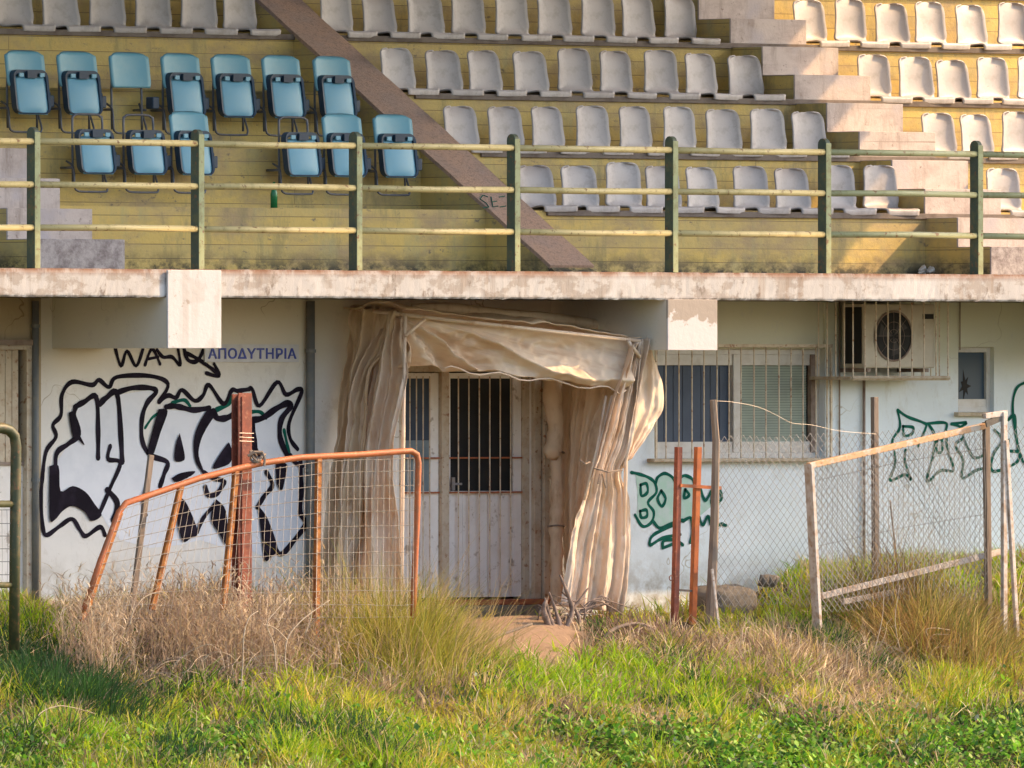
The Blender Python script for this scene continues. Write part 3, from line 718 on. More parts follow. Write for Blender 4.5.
# ------------------------------------------------------------------ blue tip-up chairs
def rpanel(m, w_, h_, r, fn, n=5, top_only=False):
    pts = []
    for (sx, sz, a0) in ((1,1,0), (-1,1,90), (-1,-1,180), (1,-1,270)):
        rr_ = r if (sz > 0 or not top_only) else r*.3
        for k in range(n+1):
            a = R(a0+90*k/n); pts.append((sx*(w_/2-rr_)+rr_*math.cos(a), sz*(h_/2-rr_)+rr_*math.sin(a)))
    return [fn(a, c) for a, c in pts]
def blue_chair(back=True, pan=True, loop=False, pale=False):
    t = thing('tip_up_chair', 'x', 'chair'); mt = 'seat_blue'
    if back:
        m = MB()
        def fn(a, c):
            s_ = 2*c-1; z = a
            hw = .222*(1-.10*max(0, (a-.82)/.18)**2*1.6) if a < .999 else .17
            if a < .12: hw = .222*(.94+.5*a)
            return (s_*hw, -.04*s_*s_+.05*a + (.02 if a > .97 else 0), .50+.315*a - .012*s_**4*(1 if a > .9 else 0))
        m.grid(fn, 18, 12); bo = m.build('backrest', mt, t, smooth=True, solid=.022)
    if loop or back:
        m = MB(); h_ = .78 if not back else .60
        pts = [(-.17, .03, .12), (-.17, .04, h_-.08), (-.15, .045, h_-.02), (-.10, .05, h_), (.10, .05, h_), (.15, .045, h_-.02), (.17, .04, h_-.08), (.17, .03, .12)]
        m.tube(spline(pts, 3), .011, 8); m.build('back_frame', 'frame_steel', t, smooth=True)
    if pan:
        # folded seat pan stands upright in front of the back: rim, shell and hinge
        cz, hh, ww, y = .445, .40, .40, -.115
        outer = rpanel(None, ww, hh, .07, lambda a, c: Vector((a, y + .06*(c/hh), cz+c)))
        inner = rpanel(None, ww-.042, hh-.05, .05, lambda a, c: Vector((a, y+.004+.06*(c/hh), cz+c-.012)))
        m = MB(); n = len(outer); m.v = [tuple(p) for p in outer] + [tuple(p+Vector((0,.07,0))) for p in outer] + [tuple(p) for p in inner] + [tuple(p+Vector((0,.05,0))) for p in inner]
        for k in range(n):
            j = (k+1)%n; m.f += [(k, j, n+j, n+k), (k, 2*n+k, 2*n+j, j), (2*n+k, 3*n+k, 3*n+j, 2*n+j)]
        rim = m.build('seat_pan', 'dark_plastic', t)
        def fn(a, c):
            s_ = 2*c-1; q_ = 2*a-1
            return (s_*(ww/2-.018)*(1-.10*q_**4), y+.06*(q_/2)+.022-.03*(1-s_*s_)*(1-q_**4), cz+q_*(hh/2-.03)-.034)
        MB().grid(fn, 14, 12).build('pan_shell', 'seat_blue_pale', rim, smooth=True, solid=.012)
        MB().box(-.055, .055, y-.0, y+.05, cz+hh/2-.075, cz+hh/2-.012).build('hinge_block', 'dark_plastic', rim)
        for sx in (-1, 1): MB().box(sx*.12-.025, sx*.12+.025, y+.005, y+.02, cz+hh/2-.065, cz+hh/2-.03).build('hinge_plate', 'seat_blue_pale', rim)
        m = MB(); m.tube([(.2+.002, y+.03, .37), (.2+.022, y+.03, .37)], .018, 8); m.tube([(.2+.002, y+.03, .43), (.2+.022, y+.03, .43)], .018, 8)
        m.build('pivot', 'dark_plastic', rim)
    m = MB().box(.235, .31, -.05, .06, .31, .42); m.build('side_bracket', 'dark_plastic', t, bevel=.01)
    m = MB(); pts = [(-.19, .10, .36), (-.19, .0, .30), (-.19, -.02, .13), (-.16, -.02, .095), (-.10, -.02, .085), (.14, -.02, .085), (.18, -.02, .10), (.19, .0, .16), (.19, .10, .36)]
    m.tube(spline(pts, 3), .010, 8)
    for sx in (-.19, .19): m.tube([(sx, .0, .30), (sx, .18, .30)], .012, 8)
    m.build('leg_frame', 'frame_steel', t, smooth=True)
    return t
full = blue_chair(); noback = blue_chair(back=False, loop=True); nopan = blue_chair(pan=False)
used = {}
def place_blue(kind, u, i, label):
    src = {'full': full, 'noback': noback, 'nopan': nopan}[kind]
    o = copy_tree(src) if used.get(kind) else src
    used[kind] = True
    y = RY(i)-.20
    o.location = (X(u, y), y, RZ(i)+.055); o.rotation_euler = (0, 0, R(random.uniform(-2, 2)))
    tag(o, label, 'chair', 'blue tip-up chairs')
up = [(24.5, 'full'), (76.5, 'full'), (129, 'nopan'), (180, 'full'), (230.5, 'full'), (280.5, 'full'), (331.5, 'full')]
for k, (u, kd) in enumerate(up):
    place_blue(kd, u, 2, 'blue chair with only its backrest left, its seat pan missing, upper blue row' if kd == 'nopan' else f'blue tip-up chair in the upper blue row, {ORD[k]} chair from the left')
lw = [(90, 'noback', 'lower row blue chair missing its backrest, far left beside the pale stair'), (141, 'noback', 'lower row blue chair missing its backrest, second from the left, with bare loop frame'),
      (188.5, 'full', 'blue tip-up chair in the lower blue row, left of the empty gap'), (296, 'noback', 'lower row blue chair missing its backrest, right of the empty gap'),
      (341.5, 'full', 'blue tip-up chair in the lower blue row behind the third railing post'), (392.5, 'full', 'blue tip-up chair in the lower blue row beside the sloping strip')]
for u, kd, l in lw: place_blue(kd, u, 1, l)
# bottle on the lowest tread
p = P(274, 209, RY(0)+.12); z = RZ(1)
MB().tube([(p.x, p.y, z), (p.x, p.y, z+.13), (p.x, p.y, z+.17), (p.x, p.y, z+.185), (p.x, p.y, z+.235)], [.032, .032, .022, .013, .013], 12).build('bottle', 'bottle_green', smooth=True)
tag(bpy.data.objects['bottle'], 'small green glass bottle standing alone on the yellow tier', 'bottle')
m = MB(); a = Vector((X(930, Y0-.12), Y0-.12, ZS1+.01))
for k in range(5):
    dx = random.uniform(-.09, .09); dz = random.uniform(.0, .03); dy = random.uniform(-.04, .04)
    m.tube([a+Vector((dx-.04, dy, dz+.02)), a+Vector((dx, dy-.01, dz+.05)), a+Vector((dx+.04, dy, dz+.018))], [.012, .028, .010], 7)
tag(m.build('crumpled_bag', 'alu_white', smooth=False), 'crumpled pale litter lying on the deck at the foot of the stair', 'litter')

# ------------------------------------------------------------------ air conditioner and cage
ac = thing('air_conditioner', 'cream outdoor air conditioner unit hung on the wall behind bars', 'air conditioner', P(900, 367, 1.2))
yA = 1.16; a, c = P(864, 368, yA), P(935, 304, yA)
o1 = MB().box(a.x, c.x, yA, yA+.31, a.z, min(c.z, ZS0-.02)).build('casing', 'ac_cream', bevel=.012)
fx, fz, fr_ = X(893, yA), ZZ(336, 893, yA), .225
m = MB(); m.tube([(fx, yA-.004, fz), (fx, yA-.0015, fz)], fr_, 40); o2 = m.build('fan_opening', 'black_void')
m = MB()
for r_ in (.06, .13, .228): m.tube([(fx+r_*math.cos(k*math.pi/18), yA-.012, fz+r_*math.sin(k*math.pi/18)) for k in range(37)], .0018 if r_ < .2 else .009, 5)
for k in range(8): t = k*math.pi/4; m.tube([(fx+.03*math.cos(t), yA-.012, fz+.03*math.sin(t)), (fx+.228*math.cos(t), yA-.012, fz+.228*math.sin(t))], .0015, 4)
o3 = m.build('fan_grille', 'pipe_brown')
m = MB()
for k in range(3):
    t = k*2*math.pi/3+.4; m.prism([(fx, yA-.0065, fz), (fx+.19*math.cos(t), yA-.0065, fz+.19*math.sin(t)), (fx+.18*math.cos(t+.7), yA-.0065, fz+.18*math.sin(t+.7))], (0, .002, 0))
o4 = m.build('fan_blades', 'dark_metal')
o5 = MB().box(X(925, yA)-.03, X(931, yA)+.03, yA-.003, yA-.001, ZZ(319, 928, yA), ZZ(314, 928, yA)).build('name_plate', 'black_void')
o6 = MB().box(a.x-.003, a.x-.001, yA+.03, yA+.28, a.z+.04, min(c.z, ZS0-.02)-.03).build('side_vent', 'black_void')
m = MB().bar((a.x+.08, yA+.02, a.z-.02), (a.x+.08, WY, a.z-.02), .04, .035); m.bar((c.x-.08, yA+.02, a.z-.02), (c.x-.08, WY, a.z-.02), .04, .035)
o7 = m.build('wall_bracket', 'pipe_brown'); put(ac, o1, o2, o3, o4, o5, o6, o7)
cg = thing('security_cage', 'cream welded bar cage around the air conditioner under the deck', 'cage', P(900, 378, 1.0))
yC = 1.0; m = MB(); zb = ZZ(377, 900, yC)
for u in (853, 865, 876, 888, 900, 912, 924, 936, 948): x_ = X(u, yC); m.tube([(x_, yC, zb), (x_, yC, ZS0-.002)], .008, 6)
for y_ in (1.12, 1.24, 1.36, 1.48):
    for x_ in (X(853, yC), X(948, yC)): m.tube([(x_, y_, zb), (x_, y_, ZS0-.002)], .007, 6)
o1 = m.build('bars', 'bar_cream')
m = MB(); xa_, xb_ = X(852, yC), X(949, yC); m.bar((xa_, yC, zb-.01), (xb_, yC, zb-.01), .03, .03); m.bar((xa_, yC, zb-.01), (xa_, WY, zb-.01), .03, .03); m.bar((xb_, yC, zb-.01), (xb_, WY, zb-.01), .03, .03)
m.box(xa_+.02, xb_-.02, yC+.30, WY-.002, zb-.02, zb-.005)
for q in range(6): x_ = xa_+(q+.5)*(xb_-xa_)/6; m.bar((x_, yC, zb-.01), (x_, WY, zb-.01), .012, .012)
o2 = m.build('cage_frame', 'sill'); put(cg, o1, o2)

# ------------------------------------------------------------------ canvas shelter in front of the door
YC = .70
def yc(u): return .70-.48*max(0, min(1, (u-405)/235))
sh = thing('canvas_shelter', 'sagging cream canvas shelter on a pale tube frame over the barred door', 'shelter', P(520, 606, 1.0))
parts = []
def polyl(pts, t):
    L = [0]
    for a, b_ in zip(pts, pts[1:]): L.append(L[-1]+math.dist(a, b_))
    t *= L[-1]
    for k in range(len(pts)-1):
        if t <= L[k+1] or k == len(pts)-2:
            f = (t-L[k])/max(L[k+1]-L[k], 1e-6); return [pts[k][j]*(1-f)+pts[k+1][j]*f for j in range(len(pts[k]))]
def cloth(name, mat, left, right, folds, amp, direc, nu=60, nv=70, ph=0, wob=1.0, bias=0, solid=.003, env=None, crm=.020):
    left = [tuple(map(float, p)) for p in spline(left, 5)]; right = [tuple(map(float, p)) for p in spline(right, 5)]; d = Vector(direc).normalized()
    def fn(s_, t):
        l, r_ = polyl(left, t), polyl(right, t)
        u, v, y = [l[j]*(1-s_)+r_[j]*s_ for j in range(3)]
        p = P(u, v, y)
        w_ = math.sin(2*math.pi*folds*(s_+bias*t) + ph + wob*math.sin(3.1*t+ph)) + .45*math.sin(2*math.pi*folds*2.3*s_+1.7*ph+2*wob*t) + .25*math.sin(2*math.pi*folds*4.1*s_+5*t)
        w_ = w_ if w_ > 0 else w_*.7
        e_ = (env(s_, t) if env else 1)
        q_ = Vector((p.x*5, p.y*5, p.z*3.4)); cr_ = mnoise.noise(q_) + .55*(1-2*abs(mnoise.noise(q_*2.1))) + .25*mnoise.noise(q_*5)
        p += d*amp*w_*e_ + d*crm*cr_ + Vector((0, -.006, .004))*math.sin(17*t+9*s_)
        return p
    return MB().grid(fn, nu, nv).build(name, mat, smooth=True, solid=solid)
# frame tubes
ftl, ftr = P(405, 315, YC-.045), P(640, 341, yc(640)-.045); btl, btr = P(352, 309, 1.5), P(586, 332, 1.5)
m = MB(); rt = .017
m.tube([ftl, ftr], rt, 10); m.tube([ftl, btl], rt, 8); m.tube([ftr, btr], rt, 8)
m.tube([ftl, (ftl.x, YC+.02, -.55)], rt, 8); m.tube([ftr, P(636, 400, .28), P(626, 460, .30), P(622, 612, .32)], rt, 8)
m.tube([P(405, 336, YC-.06), P(425, 319, YC-.09)], .017, 8); m.tube([P(628, 341, .17), P(640, 357, .17)], .017, 8)
parts.append(m.build('tube_frame', 'canvas_pale', smooth=True))
# top cover: sags over the frame
def topf(s_, t):
    u = 404+236*s_; v = 312+27*s_
    p = P(u, v, yc(u)); y = yc(u)-.02 + t*(.85+.3*s_)
    x = p.x + (-.02)*t
    return Vector((x, y, p.z + .03 + .03*mnoise.noise(Vector((u*.08, t*4, 2))) - .015*math.sin(math.pi*s_*3) + .05*math.sin(math.pi*t)*(1-.5*s_) + .018*math.sin(s_*11+t*6) + .03*t*s_*0))
parts.append(MB().grid(topf, 50, 16).build('top_cover', 'canvas_dim', smooth=True, solid=.008))
# folded roll of cloth lying on the top
m = MB(); pts = [P(412, 306, .9), P(450, 308, .9), P(500, 314, .92), P(550, 318, .95), P(600, 326, .95), P(628, 333, .9)]
m.tube(spline(pts, 4), [.02+.03*min(1, k/4, (20-k)/4 if k < 20 else .1) for k in range(21)], 8); parts.append(m.build('cloth_fold', 'canvas_dim', smooth=True))
# valance with folds radiating from the upper left corner
def val(s_, t):
    tu, tv = 404+237*s_, 315+26*s_
    bx = polyl([(405., 366.), (430., 366.), (452., 369.), (500., 372.), (540., 378.), (590., 386.), (627., 391.)], s_)
    u = tu*(1-t)+bx[0]*t; v = tv*(1-t)+bx[1]*t
    ang = math.atan2(v-312, u-398)
    r_ = math.hypot(v-312, u-398)/240
    a2 = ang + .05*math.sin(r_*7)
    w_ = (1.1-2.2*abs(math.sin(a2*8.5+.4))**.7)*min(1, r_*2.5)*(1-.25*r_) + .45*math.sin(a2*27+2)*min(1, r_*3)*(1-.5*r_)
    w2 = .5*math.sin(s_*7+t*3.5)*t + .35*math.sin(s_*19-t*7)*t*t
    q_ = Vector((u*.05, v*.07, 0)); cr_ = (1-2*abs(mnoise.noise(q_))) + .35*(1-2*abs(mnoise.noise(q_*2.1))) + .08*mnoise.noise(q_*5)
    v += 5*t*mnoise.noise(Vector((u*.045, 3, 1))); yy = yc(tu); p = P(u, v, yy); p.y -= .032*cr_*min(1, t*4); p.y += .03 + (-.11*math.copysign(abs(w_)**.8, w_) - .07*w2)*min(1, t*3)
    return p
parts.append(MB().grid(val, 170, 44).build('valance', 'canvas_streaked', smooth=True, solid=.006))
parts.append(cloth('hem_flap', 'canvas_pale', [(452,369,YC+.0),(470,371,YC+.02)], [(640,350,YC+.0),(628,392,YC)], 1, .01, (0,1,0), 10, 10)) if False else None
parts = [p for p in parts if p]
m = MB(); pts = [P(445, 368, yc(445)-.03), P(490, 374, yc(490)-.04), P(540, 380, yc(540)-.03), P(600, 388, yc(600)-.04), P(626, 392, yc(626)-.03)]
m.tube([Vector(q)+Vector((0, 0, .025*math.sin(k*1.3))) for k, q in enumerate(spline(pts, 5))], .007, 6); parts.append(m.build('hem', 'canvas_pale', smooth=True))
# left side curtain: outer layer and back layer
parts.append(cloth('side_curtain', 'canvas_pale', [(386,330,1.15),(362,372,1.30),(352,430,1.30),(344,520,1.3),(340,608,1.3)], [(404,313,.70),(405,345,.68),(410,374,.66),(399,430,.70),(396,470,.70),(401,540,.70),(404,606,.7)], 1.9, .095, (-1,-.6,0), 90, 80, .4, 1.6, crm=.040))
parts.append(cloth('side_curtain', 'canvas_dim', [(350,306,1.5),(346,372,1.5),(336,470,1.5),(326,560,1.48),(322,600,1.48)], [(400,312,.80),(392,350,.95),(372,380,1.1),(362,480,1.1),(352,600,1.1)], 1.8, .085, (-1,-.4,0), 80, 70, 2.0, 1.3, crm=.035))
# scalloped gathers at the top left
for (ua, ub, vb, yy) in ((352, 372, 332, 1.35), (368, 390, 326, 1.2), (384, 402, 320, 1.05)):
    parts.append(cloth('gather', 'canvas_dim', [(ua,305,yy+.1),(ua-2,(305+vb)/2+6,yy+.06),(ua+6,vb+34,yy+.05)], [(ub,305,yy-.06),(ub+3,(305+vb)/2,yy-.1),(ub-6,vb+30,yy-.08)], 1.2, .045, (-1,-.3,0), 20, 20, ua*.1))
# right curtain: tied bundle and flap, inner side panel
pinch = lambda s_, t: .5+1.0*abs(t-.5)
parts.append(cloth('side_curtain', 'canvas_pale', [(630,344,.20),(612,398,.24),(600,440,.28),(590,474,.30),(574,520,.30),(566,560,.30),(560,606,.30)], [(648,338,.24),(640,400,.28),(634,440,.30),(622,474,.32),(630,500,.36),(631,560,.36),(625,613,.36)], 3.6, .06, (-.3,-1,0), 110, 90, .9, .9, env=pinch, crm=.028))
parts.append(cloth('flap', 'canvas_pale', [(641,340,.18),(634,400,.22),(622,468,.28)], [(647,337,.26),(657,362,.40),(665,402,.45),(652,428,.42),(630,456,.36)], 1.3, .045, (-.3,-1,0), 40, 50, 2.2, .6))
parts.append(cloth('side_curtain', 'canvas_dim', [(566,374,1.5),(566,470,1.5),(568,600,1.5)], [(628,388,.40),(606,440,.5),(594,520,.55),(588,606,.6)], 4, .06, (-1,-.2,0), 70, 50, 1.2, .5))
m = MB()
for k, (u0, v0, u1, v1) in enumerate(((606, 396, 584, 500), (612, 396, 589, 498))):
    m.tube([P(u0, v0, .30-.01*k), P((u0+u1)/2+2*(-1)**k, (v0+v1)/2, .27), P(u1, v1, .25)], .013, 7)
parts.append(m.build('loose_pole', 'canvas', smooth=True))
m = MB()
for vv, uu0, uu1 in ((471, 594, 622), (463, 580, 590)): m.tube([P(uu0, vv-3, .22), P((uu0+uu1)/2, vv+1, .19), P(uu1, vv-1, .25)], .008, 6)
m.tube([P(602, 474, .19), P(606, 488, .18)], .007, 6); m.tube([P(600, 474, .19), P(598, 484, .18)], .007, 6)
parts.append(m.build('tie_cord', 'wood_grey'))
# rolled canvas hanging beside the door
ru = [(553, 378, .085), (553, 400, .09), (556, 430, .075), (553, 452, .085), (556, 458, .055), (557, 500, .06), (556, 525, .065), (557, 560, .055), (556, 606, .06)]
pts = spline([(u, v, r_) for u, v, r_ in ru], 5); m = MB(); y_ = 1.28
base_pts = [P(u, v, y_) for u, v, _ in pts]; rs = [max(.03, r_*(1+.10*math.sin(k*1.9)+.06*math.sin(k*4.3))) for k, (_, _, r_) in enumerate(pts)]
m.tube(base_pts, rs, 14); parts.append(m.build('rolled_curtain', 'canvas_dim', smooth=True))
m = MB()
for v_ in (452, 526): c_ = P(556, v_, y_); m.tube([c_+Vector((.075*math.cos(q*math.pi/6), .075*math.sin(q*math.pi/6), .006*math.sin(q))) for q in range(13)], .008, 6)
parts.append(m.build('roll_tie', 'wood_grey')); put(sh, *parts)

# ------------------------------------------------------------------ fences, posts
def ground_at(u, y): x = X(u, y); return G(x, y)
def wire_net(m, quadp, nh, nv_, r, jit=.004, slack=.0):          # welded rectangular wires
    a, b_, c, d = [Vector(p) for p in quadp]       # tl, tr, br, bl
    def q(s_, t): return (a*(1-s_)+b_*s_)*(1-t) + (d*(1-s_)+c*s_)*t
    for k in range(nh):
        t = k/(nh-1); o_ = random.uniform(-jit, jit)
        m.tube([q(s_/6, t)+Vector((0, 0, o_ - slack*math.sin(math.pi*s_/6)+random.uniform(-jit, jit)*.5)) for s_ in range(7)], r, 3, False)
    for k in range(nv_):
        s_ = k/(nv_-1); m.tube([q(s_, 0), q(s_+random.uniform(-.006,.006), .5), q(s_, 1)], r*.5, 3, False)
# orange tube fence
OF = -.85
fen = thing('wire_panel_fence', 'leaning orange tube fence panel with pale wire mesh, in dry grass', 'fence', P(250, 640, OF)); parts = []
path = [(84,610),(100,562),(119,512),(126,503),(150,495),(200,478),(240,468),(262,463),(300,457.5),(360,454.5),(400,451.5),(411,451),(417,454.5),(418.5,463),(417,520),(414,585),(413,640)]
parts.append(MB().tube([P(u, v, OF) for u, v in path], .0275, 12).build('top_tube', 'rust_orange', smooth=True))
posts = [((120,512),(82,622)), ((181,486),(152,610)), ((236,471),(223,610)), ((318.5,458),(316,640))]
for (a, c) in posts: parts.append(MB().bar(P(a[0], a[1], OF), P(c[0], c[1], OF), .055, .04).build('leg', 'rust_leg', bevel=.006))
m = MB()
tops = [(121,507),(181,486),(236,470),(318,458),(414,455)]; bots = [(84,618),(154,618),(224,618),(316,618),(413,618)]
for k in range(4):
    wire_net(m, [P(tops[k][0], tops[k][1]+3, OF-.03), P(tops[k+1][0], tops[k+1][1]+3, OF-.03), P(bots[k+1][0], bots[k+1][1], OF-.03), P(bots[k][0], bots[k][1], OF-.03)], 13 if k > 1 else 11, max(8, int((tops[k+1][0]-tops[k][0])/5.5)), .0034, .008)
parts.append(m.build('wire_mesh', 'wire_pale'))
m = MB(); c_ = P(257, 456, OF)
for k in range(4): m.tube([c_+Vector((.05*math.cos(q*.7)*(1 if k%2 else .5)+.02*k-.03, .045*math.sin(q*.7), .045*math.sin(q*.7+k*.8)-.01*k)) for q in range(10)], .011, 6)
m.tube([P(248, 456, OF), P(254, 452, OF-.02), P(262, 452, OF-.04), P(265, 459, OF-.05), P(264, 466, OF-.05)], .013, 6)
parts.append(m.build('chain', 'wood_grey')); put(fen, *parts)
# rust-red I-beam post behind it
yb = -.72; bm = thing('steel_beam_post', 'tall rust red steel I-beam post chained to the orange fence', 'post', P(243, 640, yb))
x0, x1 = X(238.5, yb), X(252, yb); zt = P(240, 393, yb).z; m = MB(); zb = G(x0, yb)-.2
m.box(x0, x1, yb, yb+.014, zb, zt); m.box(x0, x1, yb+.085, yb+.099, zb, zt-.01); m.box((x0+x1)/2-.006, (x0+x1)/2+.006, yb+.014, yb+.085, zb, zt-.005)
m.box(x0+.03, x0+.045, yb-.012, yb, zb, zt-.03)
o1 = m.build('beam', 'rust_red', bevel=.003)
m = MB()
put(bm, o1)
for v_ in (433, 437, 441, 520): c_ = P(243, v_, yb-.02); put(bm, MB().tube([(x0-.005, yb-.018, c_.z), (x1+.005, yb-.018, c_.z+random.uniform(-.01,.01))], .003, 5).build('wire_wrap', 'wire_pale'))
# slanting tan stake
def post(name, label, a, c, w_, d_, y, mat, cat='post', y1=None, **k):
    pa, pc = P(a[0], a[1], y), P(c[0], c[1], y if y1 is None else y1)
    m = MB().bar(pa, pc, w_, d_); o = m.build(name, mat, bevel=.005, origin=pc); return tag(o, label, cat, k.get('group'))
post('wooden_stake', 'slanting tan wooden stake behind the orange fence', (151, 455), (128, 640), .055, .03, -.6, 'wood_grey', 'stake')
# green-brown tube gate, far left
yg = -1.1; gt = thing('tube_gate', 'olive painted tube gate with rounded corner at the left edge', 'gate', P(14, 640, yg))
m = MB(); pts = [P(-190, 428, yg), P(-20, 428, yg), P(2, 428, yg), P(9, 430, yg), P(14.5, 436, yg), P(16, 446, yg), P(15, 540, yg), P(14, 650, yg)]
m.tube(pts, .047, 14); o1 = m.build('gate_frame', 'green_paint', smooth=True)
m = MB().tube([P(-190, 504, yg), P(13, 504, yg)], .030, 10); m.tube([P(-190, 585, yg), P(13, 585, yg)], .026, 10); o2 = m.build('cross_tube', 'green_paint', smooth=True)
m = MB(); wire_net(m, [P(-190, 510, yg), P(12, 510, yg), P(12, 600, yg), P(-190, 600, yg)], 8, 40, .0035); o3 = m.build('wire_mesh', 'wire_grey'); put(gt, o1, o2, o3)
# pair of rust posts with cross bar
yr = .15; rp = thing('goal_stand', 'pair of thin rusty uprights joined by a short bar before the bubble letters', 'posts', P(688, 612, yr))
m = MB().bar(P(678.5, 447, yr), P(674.5, 625, yr), .058, .05); o1 = tag(m.build('upright', 'rust_red', bevel=.004), 'darker red left upright')
m = MB().bar(P(698, 447, yr), P(692.5, 625, yr), .055, .05); o2 = tag(m.build('upright', 'rust_bright', bevel=.004), 'brighter orange right upright')
m = MB().bar(P(680, 485.5, yr-.03), P(721, 488, yr-.03), .03, .02, (0,0,1)); o3 = m.build('cross_bar', 'rust_bright')
m = MB().bar(P(677, 590, yr), P(694, 591, yr), .02, .02, (0,0,1)); o4 = m.build('lower_bar', 'wood_grey')
m = MB(); c_ = P(671, 578, yr-.03); m.tube([c_+Vector((.022*math.cos(q*.65), 0, .022*math.sin(q*.65))) for q in range(11)], .005, 5); o5 = m.build('ring', 'rust_red'); put(rp, o1, o2, o3, o4, o5)
# wooden fence post + concrete foot
pa = [P(713, 400, 0), P(716, 440, 0), P(714.5, 520, 0), P(710, 625, 0)]
m = MB().tube(pa, [.030, .034, .04, .05], 7); tag(m.build('wooden_post', 'wood_grey', origin=pa[-1]), 'crooked weathered wooden fence post beside the rusty uprights', 'post')
post('wooden_lath', 'short pale broken lath leaning at the foot of the wooden post', (712, 569), (719, 630), .028, .018, -.1, 'white_wood', 'lath')
m = MB(); cx_ = P(725, 600, .7)
def rock(s_, t):
    a = 2*math.pi*s_; b2 = math.pi*t; r_ = 1+.05*math.sin(3*a+1)+.10*mnoise.noise(Vector((math.cos(a)*2, math.sin(a)*2, b2*2)))+.04*mnoise.noise(Vector((math.cos(a)*7, math.sin(a)*7, b2*6)))
    sx = abs(math.cos(a))**.6*math.copysign(1, math.cos(a)); sz = math.cos(b2); sz = math.copysign(abs(sz)**.5, sz)
    return (cx_.x + .33*r_*sx*math.sin(b2)**.6, cx_.y+.22*r_*math.sin(a)*math.sin(b2)**.6, cx_.z-.04+.17*sz*r_)
m.grid(rock, 28, 16); tag(m.build('concrete_block', 'concrete_grey', smooth=True), 'rough grey concrete lump behind the wooden post', 'block')
c2 = P(766, 583, .7); m = MB()
for k in range(5): m.tube([c2+Vector((.06*math.cos(k*1.3), 0, -.03)), c2+Vector((.07*math.cos(k*1.3)+.02, -.02, .05)), c2+Vector((.02, -.02, .07))], [.04, .045, .01], 7)
tag(m.build('broken_stone', 'concrete_grey', smooth=True), 'small dark broken stone by the wall behind the chain link', 'stone')
# grey post behind the gate
post('fence_post', 'grey weathered square post standing behind the gate netting', (874.5, 397), (876, 620), .058, .05, .1, 'wood_grey')
# chain link
def chainlink(m, corners, cell, r):
    a, b_, c, d = [Vector(p) for p in corners]; W_ = (b_-a).length; Hh = (d-a).length
    nx_, nz_ = int(W_/cell), int(Hh/cell*.9)
    def q(s_, t):
        s2, t2 = min(max(s_,0),1), min(max(t,0),1)
        p = (a*(1-s2)+b_*s2)*(1-t2) + (d*(1-s2)+c*s2)*t2
        return p + Vector((.008*math.sin(t2*5+s2*9), .02*math.sin(s2*7+t2*4), .012*math.sin(s2*13+t2*3)))
    for k in range(nx_+nz_+1):
        for sgn in (1, -1):
            pts = []
            for j in range(0, nz_+1, 1):
                i_ = (k-j) if sgn > 0 else (k-nz_+j)
                if 0 <= i_ <= nx_: pts.append(q(i_/nx_, j/nz_) + Vector((0, -.003*sgn, 0)))
            if len(pts) > 1: m.tube(pts, r, 3, False)
cl = thing('chain_link_fence', 'sagging chain link fence strung between wooden and grey post', 'fence', P(790, 610, .05))
m = MB(); chainlink(m, [P(718, 437, .05), P(874, 432, .05), P(876, 606, .05), P(713, 606, .05)], .078, .0026)
o1 = m.build('netting', 'wire_grey')
m = MB(); chainlink(m, [P(876, 432, .05), P(1060, 424, .05), P(1060, 575, .05), P(876, 590, .05)], .078, .0024); o1b = m.build('netting', 'wire_grey')
m = MB()
tw_ = spline([(717,401),(732,402),(758,407),(778,416),(792,423),(812,425),(840,431),(876,434)], 4); m.tube([P(u, v, .04) for u, v in tw_], .0016, 5)
o2 = m.build('strand_wire', 'wire_pale'); put(cl, o1, o1b, o2)
# wire gate
yG = -.55; gg = thing('wire_gate', 'tilted white and orange timber framed gate with wire netting at right', 'gate', P(900, 640, yG)); parts = []
parts.append(tag(MB().bar(P(809, 464, yG), P(818, 640, yG), .035, .10).build('gate_stile', 'white_wood', bevel=.004), 'left stile with pale front and dark side'))
parts.append(tag(MB().bar(P(808, 466, yG), P(984, 426, yG), .055, .055, (0,0,1)).build('top_rail', 'orange_frame', bevel=.005), 'sloping orange top rail with flaking white paint'))
parts.append(MB().bar(P(986, 422, yG), P(989, 650, yG), .055, .05).build('gate_stile', 'wood_grey', bevel=.004))
parts.append(MB().bar(P(822, 596, yG+.03), P(1003, 551, yG+.03), .055, .03, (0,0,1)).build('lower_rail', 'white_wood', bevel=.004))
m = MB(); chainlink(m, [P(815, 470, yG-.02), P(984, 432, yG-.02), P(987, 600, yG-.02), P(820, 612, yG-.02)], .066, .0026)
parts.append(m.build('netting', 'wire_grey'))
m = MB()
for k in range(34):
    s_ = k/33; u_ = 817+168*s_; vt = 466-38*s_; pts = [P(u_+.6*math.sin(j*1.9+k), vt+(600-vt)*j/8, yG-.03) for j in range(9)]; m.tube(pts, .0026, 3, False)
for k in range(2): m.tube([P(818+0*k, 480+66*k, yG-.03), P(900, 462+66*k, yG-.03), P(986, 448+66*k, yG-.03)], .003, 3, False)
parts.append(m.build('vertical_wires', 'wire_grey')); put(gg, *parts)
m = MB(); m.bar(P(1004, 412, -.7), P(1004, 650, -.7), .05, .045); m.bar(P(1006, 440, -.72), P(1018, 655, -.72), .04, .04); 
tp = thing('white_support', 'tall flaking white timber leg with slanting brace at the right end of the gate', 'post', P(1008, 655, -.7))
o1 = m.build('timber_leg', 'white_wood', bevel=.005); m = MB().bar(P(984, 416, -.68), P(1006, 413, -.68), .05, .05, (0,0,1)); o2 = m.build('cap_bar', 'white_wood', bevel=.004)
